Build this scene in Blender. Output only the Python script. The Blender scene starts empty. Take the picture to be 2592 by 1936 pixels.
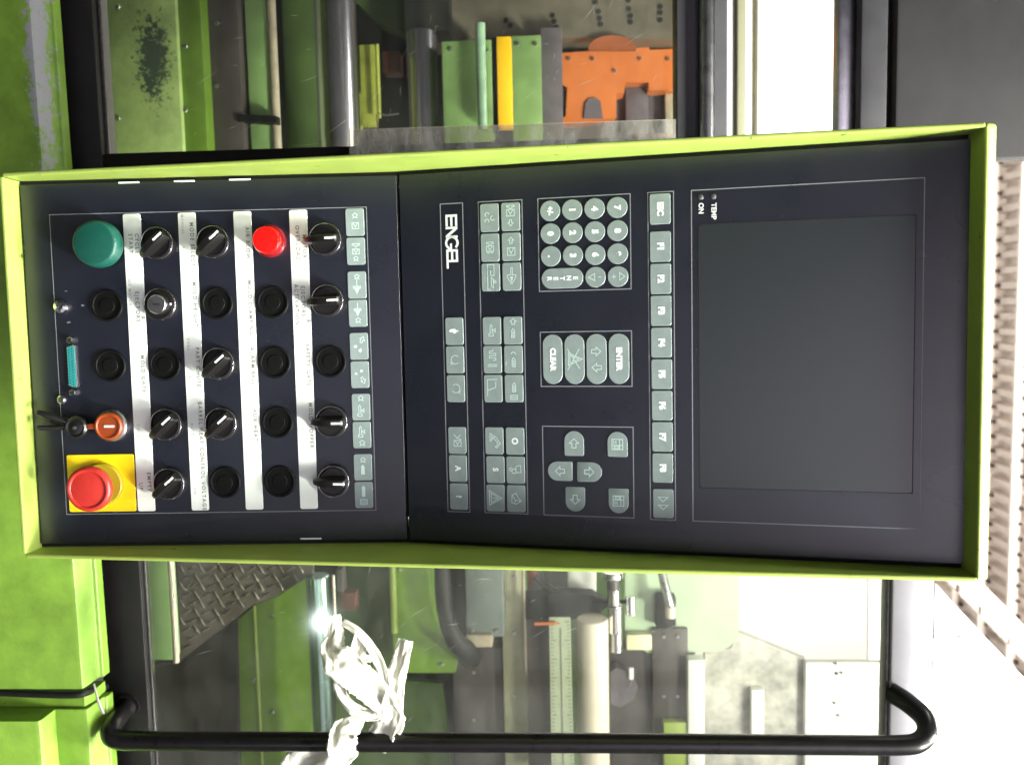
import bpy, math, random
from mathutils import Vector, Matrix, noise
random.seed(7)
S = bpy.context.scene
COL = S.collection
R = math.radians
PI = math.pi

# ------------------------------------------------------------------ camera
F_PX, CX, CY = 2198.0, 1296.0, 968.0            # photograph is 2592 x 1936, phone held sideways
YAW, PITCH, ROLL = R(-4.16481), R(-2.98802), R(0.93773)
CAM = Vector((-0.0348264, -0.7802820, 0.1394421))
_B = Matrix(((1, 0, 0), (0, 0, 1), (0, 1, 0))).transposed()
RUF = Matrix.Rotation(YAW, 3, 'Z') @ Matrix.Rotation(PITCH, 3, 'X') @ Matrix.Rotation(ROLL, 3, 'Y') @ _B
right, upv, fwd = RUF.col[0], RUF.col[1], RUF.col[2]
cd = bpy.data.cameras.new('camera')
cam = bpy.data.objects.new('camera', cd)
COL.objects.link(cam)
m = Matrix.Identity(4)
for i, v in enumerate((upv, -right, -fwd)):      # picture's right is the place's up
    for k in range(3):
        m[k][i] = v[k]
m.translation = CAM
cam.matrix_world = m
cd.sensor_width = 36.0
cd.lens = F_PX / 2592.0 * 36.0
cd.clip_start, cd.clip_end = 0.02, 60.0
cd.dof.use_dof = True
cd.dof.focus_distance = 0.76
cd.dof.aperture_fstop = 9.0
S.camera = cam

# ------------------------------------------------------------------ world and lamps
W = bpy.data.worlds.new('World')
S.world = W
W.use_nodes = True
W.node_tree.nodes['Background'].inputs[0].default_value = (0.80, 0.92, 0.95, 1)
W.node_tree.nodes['Background'].inputs[1].default_value = 0.06


def area(name, loc, target, sx, sy, power, color=(1, 1, 1)):
    l = bpy.data.lights.new(name, 'AREA')
    l.shape = 'RECTANGLE'
    l.size, l.size_y, l.energy, l.color = sx, sy, power, color
    o = bpy.data.objects.new(name, l)
    o.location = loc
    o.rotation_euler = (Vector(target) - Vector(loc)).to_track_quat('-Z', 'Y').to_euler()
    COL.objects.link(o)
    return o


area('hall_lamp', (0.98, -0.82, 1.75), (-0.14, -0.02, 0.08), 0.7, 0.13, 42, (0.97, 1.0, 0.89)).data.spread = R(84)
area('overhead_lamp', (0.80, 0.10, 1.75), (0.80, 0.26, -0.3), 0.5, 0.10, 17, (1.0, 1.0, 0.93)).data.spread = R(46)
area('hall_lamp', (0.05, -0.42, 1.9), (0.0, -0.10, -0.3), 0.7, 0.10, 8, (1.0, 1.0, 0.94)).data.spread = R(54)
area('hall_lamp', (1.0, -3.2, 2.45), (0.9, -4.4, 0.5), 3.0, 0.5, 200, (0.97, 0.93, 1.0))  # added lamp that brightens the unseen wall behind the camera
area('aisle_lamp', (1.1, 3.0, 2.50), (1.1, 4.4, 0.6), 3.0, 0.5, 260, (1.0, 0.96, 0.89))
area('aisle_lamp', (-1.4, 3.0, 2.50), (-1.4, 4.4, 0.6), 3.0, 0.5, 190, (1.0, 0.96, 0.89))
area('machine_lamp', (0.72, 0.62, 1.0), (0.55, 0.98, 0.2), 0.6, 0.12, 8, (1.0, 1.0, 0.90))
area('machine_lamp', (-0.45, 0.50, 1.05), (-0.4, 0.95, 0.2), 0.6, 0.10, 8, (1.0, 1.0, 0.94))

wl = bpy.data.lights.new('glare_lamp', 'POINT')  # unseen low lamp, added only for a glare spot on the pane
wl.energy, wl.shadow_soft_size, wl.color = 7.0, 0.03, (0.85, 1.0, 0.97)
wo = bpy.data.objects.new('glare_lamp', wl)
wo.location = (1.225, -1.818, -0.805)
COL.objects.link(wo)

S.view_settings.view_transform = 'Standard'
S.view_settings.look = 'None'
S.view_settings.exposure = 0.0
S.view_settings.gamma = 1.0

# ------------------------------------------------------------------ materials
MATS = {}


def mat(name, col, rough=0.5, metal=0.0, var=0.0, vscale=40.0, bump=0.0, bscale=200.0, coat=0.0,
        col2=None, fleck=None, spec=0.5, smudge=None):
    M = bpy.data.materials.new(name)
    M.use_nodes = True
    nt = M.node_tree
    b = nt.nodes['Principled BSDF']
    b.inputs['Base Color'].default_value = (*col, 1)
    b.inputs['Roughness'].default_value = rough
    b.inputs['Metallic'].default_value = metal
    b.inputs['Specular IOR Level'].default_value = spec
    if coat:
        b.inputs['Coat Weight'].default_value = coat
        b.inputs['Coat Roughness'].default_value = 0.06
    if var or bump or fleck or smudge:
        tc = nt.nodes.new('ShaderNodeTexCoord')
    if var:
        n = nt.nodes.new('ShaderNodeTexNoise')
        n.inputs['Scale'].default_value = vscale
        n.inputs['Detail'].default_value = 8
        n.inputs['Roughness'].default_value = 0.65
        nt.links.new(tc.outputs['Object'], n.inputs['Vector'])
        rmp = nt.nodes.new('ShaderNodeValToRGB')
        rmp.color_ramp.elements[0].position = 0.3
        rmp.color_ramp.elements[1].position = 0.72
        c2 = col2 or tuple(c * (1 - var) for c in col)
        rmp.color_ramp.elements[0].color = (*c2, 1)
        rmp.color_ramp.elements[1].color = (*tuple(min(1, c * (1 + var * 0.5)) for c in col), 1)
        nt.links.new(n.outputs['Fac'], rmp.inputs['Fac'])
        nt.links.new(rmp.outputs['Color'], b.inputs['Base Color'])
        mr = nt.nodes.new('ShaderNodeMapRange')
        mr.inputs['To Min'].default_value = max(0.03, rough - 0.12)
        mr.inputs['To Max'].default_value = min(1, rough + 0.14)
        nt.links.new(n.outputs['Fac'], mr.inputs['Value'])
        nt.links.new(mr.outputs['Result'], b.inputs['Roughness'])
    if bump:
        n2 = nt.nodes.new('ShaderNodeTexNoise')
        n2.inputs['Scale'].default_value = bscale
        n2.inputs['Detail'].default_value = 3
        nt.links.new(tc.outputs['Object'], n2.inputs['Vector'])
        bp = nt.nodes.new('ShaderNodeBump')
        bp.inputs['Strength'].default_value = bump
        bp.inputs['Distance'].default_value = 0.001
        nt.links.new(n2.outputs['Fac'], bp.inputs['Height'])
        nt.links.new(bp.outputs['Normal'], b.inputs['Normal'])
    if smudge:
        ns = nt.nodes.new('ShaderNodeTexNoise')
        ns.inputs['Scale'].default_value = smudge[0]
        ns.inputs['Detail'].default_value = 3
        nt.links.new(tc.outputs['Object'], ns.inputs['Vector'])
        ms_ = nt.nodes.new('ShaderNodeMapRange')
        ms_.interpolation_type = 'SMOOTHSTEP'
        ms_.inputs['From Min'].default_value = 0.35
        ms_.inputs['From Max'].default_value = 0.68
        ms_.inputs['To Min'].default_value = smudge[1]
        ms_.inputs['To Max'].default_value = smudge[2]
        nt.links.new(ns.outputs['Fac'], ms_.inputs['Value'])
        nt.links.new(ms_.outputs['Result'], b.inputs['Roughness'])
    if fleck:
        nf = nt.nodes.new('ShaderNodeTexNoise')
        nf.inputs['Scale'].default_value = fleck[0]
        nf.inputs['Detail'].default_value = 6
        nf.inputs['Roughness'].default_value = 0.7
        nt.links.new(tc.outputs['Object'], nf.inputs['Vector'])
        rf_ = nt.nodes.new('ShaderNodeValToRGB')
        rf_.color_ramp.elements[0].position = fleck[1]
        rf_.color_ramp.elements[1].position = fleck[1] + 0.03
        nt.links.new(nf.outputs['Fac'], rf_.inputs['Fac'])
        mf = nt.nodes.new('ShaderNodeMixRGB')
        nt.links.new(rf_.outputs['Color'], mf.inputs['Fac'])
        lk_ = b.inputs['Base Color'].links
        if lk_:
            nt.links.new(lk_[0].from_socket, mf.inputs['Color1'])
        else:
            mf.inputs['Color1'].default_value = (*col, 1)
        mf.inputs['Color2'].default_value = (*fleck[2], 1)
        nt.links.new(mf.outputs['Color'], b.inputs['Base Color'])
    MATS[name] = M
    return M


def chipped(name, col, under, centre, size, scale, thresh, rough=0.45, var=0.3):
    """paint worn away in one place: a noise mask limited to an ellipsoid in object space"""
    M = mat(name, col, rough, var=var, vscale=30, bump=0.15, bscale=300)
    nt = M.node_tree
    b = nt.nodes['Principled BSDF']
    src = b.inputs['Base Color'].links[0].from_socket
    tc = nt.nodes.new('ShaderNodeTexCoord')
    mp = nt.nodes.new('ShaderNodeMapping')
    mp.vector_type = 'TEXTURE'
    mp.inputs['Location'].default_value = centre
    mp.inputs['Scale'].default_value = size
    nt.links.new(tc.outputs['Object'], mp.inputs['Vector'])
    ln = nt.nodes.new('ShaderNodeVectorMath')
    ln.operation = 'LENGTH'
    nt.links.new(mp.outputs['Vector'], ln.inputs[0])
    n = nt.nodes.new('ShaderNodeTexNoise')
    n.inputs['Scale'].default_value = scale
    n.inputs['Detail'].default_value = 9
    n.inputs['Roughness'].default_value = 0.75
    nt.links.new(tc.outputs['Object'], n.inputs['Vector'])
    sub = nt.nodes.new('ShaderNodeMath')
    sub.operation = 'MULTIPLY_ADD'
    nt.links.new(ln.outputs['Value'], sub.inputs[0])
    sub.inputs[1].default_value = -0.28
    nt.links.new(n.outputs['Fac'], sub.inputs[2])
    rp = nt.nodes.new('ShaderNodeValToRGB')
    rp.color_ramp.elements[0].position = thresh
    rp.color_ramp.elements[1].position = thresh + 0.09
    nt.links.new(sub.outputs[0], rp.inputs['Fac'])
    mx = nt.nodes.new('ShaderNodeMixRGB')
    nt.links.new(rp.outputs['Color'], mx.inputs['Fac'])
    nt.links.new(src, mx.inputs['Color1'])
    mx.inputs['Color2'].default_value = (*under, 1)
    nt.links.new(mx.outputs['Color'], b.inputs['Base Color'])
    return M


def glass(name, haze, tint, scale=6.0, streak=1.0):
    """scratched clear plastic guard pane: mostly see-through, with a fresnel gloss and milky scratches"""
    M = bpy.data.materials.new(name)
    M.use_nodes = True
    nt = M.node_tree
    nt.nodes.clear()
    out = nt.nodes.new('ShaderNodeOutputMaterial')
    tr = nt.nodes.new('ShaderNodeBsdfTransparent')
    tr.inputs[0].default_value = (*tint, 1)
    gl = nt.nodes.new('ShaderNodeBsdfGlossy')
    gl.inputs['Roughness'].default_value = 0.08
    df = nt.nodes.new('ShaderNodeBsdfDiffuse')
    df.inputs['Color'].default_value = (0.8, 0.8, 0.76, 1)
    fr = nt.nodes.new('ShaderNodeFresnel')
    fr.inputs['IOR'].default_value = 1.28
    m1 = nt.nodes.new('ShaderNodeMixShader')
    nt.links.new(fr.outputs[0], m1.inputs[0])
    nt.links.new(tr.outputs[0], m1.inputs[1])
    nt.links.new(gl.outputs[0], m1.inputs[2])
    tc = nt.nodes.new('ShaderNodeTexCoord')
    mp = nt.nodes.new('ShaderNodeMapping')
    mp.inputs['Scale'].default_value = (1.0, 1.0, 9.0 * streak)
    nt.links.new(tc.outputs['Object'], mp.inputs['Vector'])
    n = nt.nodes.new('ShaderNodeTexNoise')
    n.inputs['Scale'].default_value = scale
    n.inputs['Detail'].default_value = 10
    n.inputs['Roughness'].default_value = 0.7
    nt.links.new(mp.outputs[0], n.inputs['Vector'])
    rp = nt.nodes.new('ShaderNodeMapRange')
    rp.inputs['From Min'].default_value = 0.4
    rp.inputs['From Max'].default_value = 0.8
    rp.inputs['To Min'].default_value = haze * 0.4
    rp.inputs['To Max'].default_value = haze * 2.2
    nt.links.new(n.outputs['Fac'], rp.inputs['Value'])
    m2 = nt.nodes.new('ShaderNodeMixShader')
    nt.links.new(rp.outputs[0], m2.inputs[0])
    nt.links.new(m1.outputs[0], m2.inputs[1])
    nt.links.new(df.outputs[0], m2.inputs[2])
    nt.links.new(m2.outputs[0], out.inputs[0])
    MATS[name] = M
    return M


LIME = mat('lime_paint', (0.34, 0.440, 0.088), 0.40, var=0.14, vscale=30, bump=0.12, bscale=350, fleck=(85, 0.655, (0.07, 0.09, 0.02)))
GREEN = mat('lime_paint_shaded', (0.140, 0.252, 0.025), 0.42, var=0.22, vscale=40, bump=0.2, bscale=250, fleck=(110, 0.67, (0.03, 0.06, 0.01)))  # the bezel's lime paint again, with shade put into its colour
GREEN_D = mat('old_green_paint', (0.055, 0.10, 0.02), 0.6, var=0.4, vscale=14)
GREEN_P = mat('pale_green_paint', (0.22, 0.36, 0.13), 0.5, var=0.3, vscale=12)
FACE = mat('black_foil', (0.008, 0.010, 0.018), 0.29, var=0.15, vscale=900, bump=0.08, bscale=2600, spec=0.85, smudge=(16, 0.27, 0.34))
LCD = mat('dark_display', (0.017, 0.022, 0.024), 0.27, spec=0.85, bump=0.06, bscale=2400)
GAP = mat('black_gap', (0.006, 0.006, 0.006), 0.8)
KEYM = mat('grey_key_foil', (0.245, 0.298, 0.292), 0.5, var=0.14, vscale=90, bump=0.12, bscale=1800)
PRINT = mat('white_print', (0.80, 0.85, 0.84), 0.5)
PALE = mat('pale_symbol_print', (0.50, 0.64, 0.60), 0.5)
LINE = mat('grey_line_print', (0.22, 0.23, 0.25), 0.5)
STRIP = mat('white_label_strip', (0.83, 0.87, 0.80), 0.45, var=0.06, vscale=60)
INK = mat('grey_ink', (0.20, 0.21, 0.18), 0.6)
INK_F = mat('faded_ink', (0.40, 0.41, 0.38), 0.6)
BLACK = mat('black_plastic', (0.009, 0.008, 0.008), 0.34, var=0.2, vscale=300, coat=0.12, spec=0.4)
BLACK_M = mat('matt_black_plastic', (0.0035, 0.0035, 0.0035), 0.6, var=0.3, vscale=200, spec=0.14)
TRIM = mat('dark_chrome_trim', (0.46, 0.45, 0.44), 0.15, metal=1.0)
TEAL = mat('green_button_plastic', (0.005, 0.072, 0.052), 0.38, var=0.12, vscale=120, bump=0.2, bscale=1500)
REDL = mat('red_lamp_plastic', (0.85, 0.006, 0.004), 0.25, coat=0.5, var=0.08, vscale=200)
REDD = mat('dark_red_plastic', (0.16, 0.008, 0.012), 0.25, coat=0.4)
REDM = mat('red_mushroom_plastic', (0.48, 0.026, 0.018), 0.42, var=0.12, vscale=160, bump=0.15, bscale=1200)
YELL = mat('yellow_plate', (0.88, 0.64, 0.005), 0.45, var=0.06, vscale=80)
OLIVE = mat('olive_yellow_collar', (0.36, 0.27, 0.01), 0.5)
ORNG = mat('orange_key_plastic', (0.27, 0.042, 0.004), 0.5, var=0.25, vscale=350)
CHROME = mat('chrome', (0.75, 0.75, 0.73), 0.14, metal=1.0)
STEEL = mat('brushed_steel', (0.50, 0.49, 0.50), 0.30, metal=1.0, var=0.25, vscale=60)
DBT = mat('teal_connector', (0.02, 0.24, 0.25), 0.45, var=0.2, vscale=300)
SOCK = mat('dark_socket', (0.008, 0.05, 0.055), 0.7)
RAILM = mat('black_rail_paint', (0.007, 0.006, 0.006), 0.55, var=0.4, vscale=30, spec=0.25)
EDGE = mat('bare_metal_edge', (0.12, 0.11, 0.11), 0.4, metal=0.7, var=0.5, vscale=120)
BAR = mat('polished_tie_bar', (0.55, 0.53, 0.60), 0.24, metal=1.0)
BAR_T = mat('green_sheen_tie_bar', (0.40, 0.58, 0.54), 0.20, metal=1.0)  # green reflections put into the steel's tint
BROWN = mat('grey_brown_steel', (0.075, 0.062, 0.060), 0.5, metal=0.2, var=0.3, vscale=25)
BEIGE = mat('beige_rod', (0.40, 0.34, 0.25), 0.5, var=0.3, vscale=40)
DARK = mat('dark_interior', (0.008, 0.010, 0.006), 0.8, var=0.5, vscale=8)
YG = mat('yellow_green_paint', (0.33, 0.36, 0.06), 0.5, var=0.3, vscale=40)
YSTR = mat('yellow_strip_paint', (0.90, 0.50, 0.005), 0.5, var=0.08, vscale=30)
ORM = mat('orange_machine_paint', (0.58, 0.155, 0.035), 0.5, var=0.2, vscale=12)
ORD = mat('rust_orange_paint', (0.30, 0.075, 0.02), 0.6, var=0.4, vscale=18)
DRUST = mat('dark_rust_paint', (0.085, 0.026, 0.014), 0.7, var=0.5, vscale=40)
PLAT = mat('greasy_platen_steel', (0.15, 0.13, 0.10), 0.5, metal=0.25, var=0.35, vscale=20)
SHAD = mat('grey_purple_casting', (0.12, 0.10, 0.12), 0.6, var=0.35, vscale=25)
GREYB = mat('grey_blue_box', (0.17, 0.20, 0.19), 0.5, var=0.15, vscale=25)
COLM = mat('beige_column', (0.36, 0.35, 0.24), 0.5, var=0.2, vscale=20)
PANEG = mat('pale_green_panel', (0.47, 0.60, 0.41), 0.5, var=0.12, vscale=9)
LUG = mat('worn_lug_steel', (0.26, 0.24, 0.20), 0.35, metal=0.6)
TREAD = mat('tread_plate_steel', (0.115, 0.098, 0.080), 0.50, metal=0.2, var=0.35, vscale=16)
RUBB = mat('black_rubber', (0.010, 0.010, 0.010), 0.6, var=0.3, vscale=60, spec=0.2)
RULE = mat('ruler_aluminium', (0.36, 0.40, 0.28), 0.5, var=0.1, vscale=30)
TICK = mat('ruler_ink', (0.12, 0.13, 0.11), 0.6)
WHITE = mat('white_wall_paint', (0.84, 0.84, 0.82), 0.7, var=0.05, vscale=4)
LILAC = mat('lilac_white_wall_paint', (0.80, 0.76, 0.84), 0.8, var=0.05, vscale=3)
CEIL = mat('pinkish_ceiling_paint', (0.72, 0.63, 0.57), 0.7, var=0.15, vscale=9)
CREAM = mat('cream_paint', (0.80, 0.78, 0.52), 0.5, var=0.08, vscale=20)
TAN = mat('white_tan_cylinder', (0.70, 0.62, 0.52), 0.35, var=0.06, vscale=20)
TOPR = mat('pale_grey_rail', (0.24, 0.23, 0.25), 0.35, metal=0.3, var=0.2, vscale=9)
CABIN = mat('dark_grey_cabinet', (0.036, 0.033, 0.035), 0.46, var=0.25, vscale=10, bump=0.15, bscale=400)
BAND = mat('grey_band_paint', (0.060, 0.057, 0.064), 0.42, var=0.2, vscale=25)
MOTT = mat('mottled_grey_sheet', (0.55, 0.53, 0.48), 0.5, var=0.6, vscale=16, col2=(0.22, 0.21, 0.20))
RAG = mat('white_rag_cloth', (0.60, 0.58, 0.52), 0.85, var=0.1, vscale=60, bump=0.5, bscale=500)
HAND = mat('dark_tube_paint', (0.007, 0.006, 0.007), 0.30, var=0.25, vscale=60, spec=0.3)
FLOOR = mat('grey_concrete', (0.03, 0.03, 0.028), 0.6, var=0.3, vscale=4)
SCR = mat('milky_scratch', (0.45, 0.44, 0.40), 0.7)
PANE = glass('scratched_pane', 0.018, (0.96, 0.97, 0.92), 7.0)
PANE2 = glass('clear_pane', 0.028, (0.97, 0.98, 0.93), 5.0, 0.4)
LAP = glass('milky_plastic_lap', 0.22, (0.85, 0.80, 0.70), 12.0, 0.3)


# ------------------------------------------------------------------ mesh builder
class MB:
    def __init__(self):
        self.v, self.f = [], []

    def add(self, vs, fs):
        o = len(self.v)
        self.v += [tuple(p) for p in vs]
        self.f += [tuple(i + o for i in f) for f in fs]
        return self

    def box(self, x0, x1, y0, y1, z0, z1, bev=0.0):
        if x0 > x1: x0, x1 = x1, x0
        if y0 > y1: y0, y1 = y1, y0
        if z0 > z1: z0, z1 = z1, z0
        b = min(bev, (x1 - x0) * .45, (y1 - y0) * .45, (z1 - z0) * .45)
        if b <= 0:
            vs = [(x, y, z) for z in (z0, z1) for y in (y0, y1) for x in (x0, x1)]
            fs = [(0, 2, 3, 1), (4, 5, 7, 6), (0, 1, 5, 4), (2, 6, 7, 3), (0, 4, 6, 2), (1, 3, 7, 5)]
            return self.add(vs, fs)
        import bmesh
        bm = bmesh.new()
        bmesh.ops.create_cube(bm, size=1)
        for v in bm.verts:
            v.co = ((x0 + x1) / 2 + v.co.x * (x1 - x0), (y0 + y1) / 2 + v.co.y * (y1 - y0), (z0 + z1) / 2 + v.co.z * (z1 - z0))
        bmesh.ops.bevel(bm, geom=bm.edges[:], offset=b, segments=2, affect='EDGES', profile=0.5)
        bm.verts.index_update()
        self.add([v.co[:] for v in bm.verts], [[v.index for v in f.verts] for f in bm.faces])
        bm.free()
        return self

    def prism(self, pts, h0, h1, cham=0.0):
        """polygon pts (x,y) counter-clockwise extruded along z, with a chamfered top"""
        n = len(pts)
        vs = [(x, y, h0) for x, y in pts]
        fs = []
        rings = [vs]
        if cham:
            cx = sum(p[0] for p in pts) / n
            cy = sum(p[1] for p in pts) / n
            w = max(p[0] for p in pts) - cx
            h = max(p[1] for p in pts) - cy
            rings.append([(x, y, h1 - cham) for x, y in pts])
            rings.append([(cx + (x - cx) * (1 - cham / w), cy + (y - cy) * (1 - cham / h), h1) for x, y in pts])
        else:
            rings.append([(x, y, h1) for x, y in pts])
        allv = []
        for r in rings:
            allv += r
        for k in range(len(rings) - 1):
            for i in range(n):
                j = (i + 1) % n
                fs.append((k * n + i, k * n + j, (k + 1) * n + j, (k + 1) * n + i))
        fs.append(tuple((len(rings) - 1) * n + i for i in range(n)))
        fs.append(tuple(reversed(range(n))))
        return self.add(allv, fs)

    def lathe(self, prof, c=(0, 0, 0), n=40, axis='z'):
        """profile [(r,h)...] revolved; closed at r==0 ends"""
        vs, fs = [], []
        for r, h in prof:
            for i in range(n):
                t = 2 * PI * i / n
                a, b = r * math.cos(t), r * math.sin(t)
                p = (a, b, h) if axis == 'z' else ((h, a, b) if axis == 'x' else (b, h, a))
                vs.append((p[0] + c[0], p[1] + c[1], p[2] + c[2]))
        for k in range(len(prof) - 1):
            for i in range(n):
                j = (i + 1) % n
                fs.append((k * n + i, k * n + j, (k + 1) * n + j, (k + 1) * n + i))
        fs.append(tuple(reversed(range(n))))
        fs.append(tuple((len(prof) - 1) * n + i for i in range(n)))
        return self.add(vs, fs)

    def tube(self, path, rad, n=14, caps=True, flat=1.0, wob=0.0, pleat=0.0):
        path = [Vector(p) for p in path]
        m_ = len(path)
        rs = rad if isinstance(rad, (list, tuple)) else [rad] * m_
        vs, fs = [], []
        ref = Vector((0.31, 0.87, 0.38))
        for k, p in enumerate(path):
            d = (path[min(k + 1, m_ - 1)] - path[max(k - 1, 0)]).normalized()
            u = d.cross(ref).normalized()
            w = d.cross(u).normalized()
            for i in range(n):
                t = 2 * PI * i / n
                q = rs[k]
                if pleat:
                    q *= 1 + pleat * math.cos(7 * t + k * .35) + pleat * .6 * math.cos(11 * t - k * .22)
                if wob:
                    q *= 1 + wob * noise.noise(Vector((p.x * 40 + math.cos(t) * 1.6, p.y * 40 + math.sin(t) * 1.6, p.z * 40 + k * .13)))
                vs.append(p + u * (math.cos(t) * q) + w * (math.sin(t) * q * flat))
        for k in range(m_ - 1):
            for i in range(n):
                j = (i + 1) % n
                fs.append((k * n + i, k * n + j, (k + 1) * n + j, (k + 1) * n + i))
        if caps:
            fs.append(tuple(reversed(range(n))))
            fs.append(tuple((m_ - 1) * n + i for i in range(n)))
        return self.add(vs, fs)

    def stroke(self, pts, w, h0, h1, closed=False):
        """flat printed line through (x,y) points"""
        P = [Vector((p[0], p[1])) for p in pts]
        if closed:
            P = P + [P[0]]
        n = len(P)
        left, rght = [], []
        for i in range(n):
            ds = []
            if i > 0: ds.append((P[i] - P[i - 1]).normalized())
            elif closed: ds.append((P[0] - P[-2]).normalized())
            if i < n - 1: ds.append((P[i + 1] - P[i]).normalized())
            elif closed: ds.append((P[1] - P[0]).normalized())
            if len(ds) == 2:
                nn = Vector((-(ds[0].y + ds[1].y), ds[0].x + ds[1].x))
                if nn.length < 1e-6:
                    nn = Vector((-ds[0].y, ds[0].x))
                nn.normalize()
                k = nn.dot(Vector((-ds[0].y, ds[0].x)))
                off = nn * (w / 2 / max(0.45, k))
            else:
                off = Vector((-ds[0].y, ds[0].x)) * (w / 2)
            left.append(P[i] + off)
            rght.append(P[i] - off)
        vs = [(p.x, p.y, h1) for p in left] + [(p.x, p.y, h1) for p in rght]
        fs = [(i, n + i, n + i + 1, i + 1) for i in range(n - 1)]
        return self.add(vs, fs)

    def mesh(self, name, material, smooth=35):
        me = bpy.data.meshes.new(name)
        me.from_pydata(self.v, [], self.f)
        me.validate()
        me.update()
        if smooth:
            me.shade_smooth()
            me.set_sharp_from_angle(angle=R(smooth))
        me.materials.append(material)
        return me

    def build(self, name, material, parent=None, smooth=35, **kw):
        return link(name, self.mesh(name, material, smooth), parent, **kw)


def link(name, data, parent=None, loc=None, rot=None, label=None, cat=None, group=None, kind=None):
    o = bpy.data.objects.new(name, data)
    COL.objects.link(o)
    if parent: o.parent = parent
    if loc is not None: o.location = loc
    if rot is not None: o.rotation_euler = rot
    if label: o['label'] = label
    if cat: o['category'] = cat
    if group: o['group'] = group
    if kind: o['kind'] = kind
    return o


def thing(name, label, cat, loc=(0, 0, 0), rot=(0, 0, 0), group=None):
    return link(name, None, None, loc, rot, label, cat, group)


def rrect(x0, x1, y0, y1, r, n=4):
    pts = []
    for cx, cy, a in ((x1 - r, y1 - r, 0), (x0 + r, y1 - r, 90), (x0 + r, y0 + r, 180), (x1 - r, y0 + r, 270)):
        for i in range(n + 1):
            t = R(a + 90 * i / n)
            pts.append((cx + r * math.cos(t), cy + r * math.sin(t)))
    return pts


TXT = {}


def text_mesh(txt, size, bold, material, condense=1.0, extr=0.00008):
    k = (txt, size, bold, material.name, condense)
    if k not in TXT:
        c = bpy.data.curves.new('lettering', 'FONT')
        c.body = txt
        c.size = size
        c.align_x, c.align_y = 'CENTER', 'CENTER'
        c.offset = bold * size
        c.extrude = extr
        c.resolution_u = 3
        c.space_character = condense
        o = bpy.data.objects.new('lettering', c)
        COL.objects.link(o)
        dg = bpy.context.evaluated_depsgraph_get()
        me = bpy.data.meshes.new_from_object(o.evaluated_get(dg))
        me.name = 'lettering'
        me.materials.clear()
        me.materials.append(material)
        bpy.data.objects.remove(o)
        bpy.data.curves.remove(c)
        TXT[k] = me
    return TXT[k]


# =================================================================== THE CONTROL PANEL
TA, TB = R(-1.26585), R(11.20585)       # lean of the lower and of the upper face
MM = 0.001


def on(face, x, s, h=0.0):
    a = TA if face == 'low' else TB
    x, s, h = x * MM, s * MM, h * MM
    return Vector((x, -s * math.sin(a) - h * math.cos(a), s * math.cos(a) - h * math.sin(a)))


def rotof(face):
    return (PI / 2 + (TA if face == 'low' else TB), 0, 0)


BASE = Vector((0, 0.06, -0.352))
panel = thing('control_panel', 'lime green operator panel with dark keypad faces, standing in front of the guard doors', 'control panel', BASE)


def place(name, me, face, x, s, h=0.0, parent=panel, **kw):
    o = link(name, me, parent, on(face, x, s, h) - BASE, rotof(face), **kw)
    return o


def sub(name, me, parent, x=0.0, y=0.0, h=0.0, rz=0.0, **kw):
    return link(name, me, parent, (x * MM, y * MM, h * MM), (0, 0, rz), **kw)


def s_(pts):
    return [(x * MM, y * MM) for x, y in pts]


# --- enclosure
def yz(face, s, h):
    p = on(face, 0, s, h)
    return (p.y, p.z)


HW = 168.6
rb, rt = yz('low', -345.5, 22), yz('up', 470.5, 22)      # front rim, bottom and top


def wall_prism(x0, x1, poly):
    mb = MB()
    n = len(poly)
    vs = [(x0, y, z) for y, z in poly] + [(x1, y, z) for y, z in poly]
    fs = [tuple(range(n)), tuple(reversed(range(n, 2 * n)))]
    for i in range(n):
        j = (i + 1) % n
        fs.append((i, i + n, j + n, j))
    mb.add(vs, fs)
    return mb


def shift(mb, d):
    mb.v = [(x - d.x, y - d.y, z - d.z) for x, y, z in mb.v]
    return mb


def bevelled(o, w, seg=2):
    md = o.modifiers.new('edge', 'BEVEL')
    md.width = w
    md.segments = seg
    md.limit_method = 'ANGLE'
    return o


back = 0.10
side_poly = [rb, rt, (back, rt[1] + 0.0), (back, rb[1])]
for sx in (-1, 1):
    mb = wall_prism(sx * HW * MM, sx * (HW + 3.6) * MM, side_poly)
    bevelled(shift(mb, BASE).build('side_wall', LIME, panel, 0), 0.0012)
# bottom wall and top rim
mb = wall_prism(-HW * MM, HW * MM, [(rb[0] + .0006, rb[1]), (rb[0] + .0006, rb[1] - .003), (back, rb[1] - .003), (back, rb[1])])
bevelled(shift(mb, BASE).build('bottom_wall', LIME, panel, 0), 0.0008)
mb = wall_prism(-(HW + 3.6) * MM, (HW + 3.6) * MM,
                [(rt[0] - .0008, rt[1] - .0005), (rt[0] + .0034, rt[1] + .0100), (back, rt[1] + .0100), (back, rt[1] - .0005)])
bevelled(shift(mb, BASE).build('top_wall', LIME, panel, 0), 0.0030, 4)
mb = MB().box(-.166, .166, back - .004, back - .001, rb[1] + .001, rt[1] - .001)
shift(mb, BASE).build('back_plate', GAP, panel, 0)

# --- faces (dark foil on a steel sheet) with a black joint all round
lowf = MB().prism(rrect(-.1648, .1648, -.343, -.0012, .001), -.002, 0, .0004).mesh('face_plate', FACE, 20)
place('face_plate', lowf, 'low', 0, 0)
upf = MB().prism(rrect(-.1648, .1648, .0012, .4675, .001), -.002, 0, .0004).mesh('face_plate', FACE, 20)
place('face_plate', upf, 'up', 0, 0)
place('joint_backing', MB().box(-.1685, .1685, -.345, -.0002, -.006, -.0035).mesh('joint_backing', GAP, 0), 'low', 0, 0)
place('joint_backing', MB().box(-.1685, .1685, .0002, .470, -.006, -.0035).mesh('joint_backing', GAP, 0), 'up', 0, 0)

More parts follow.
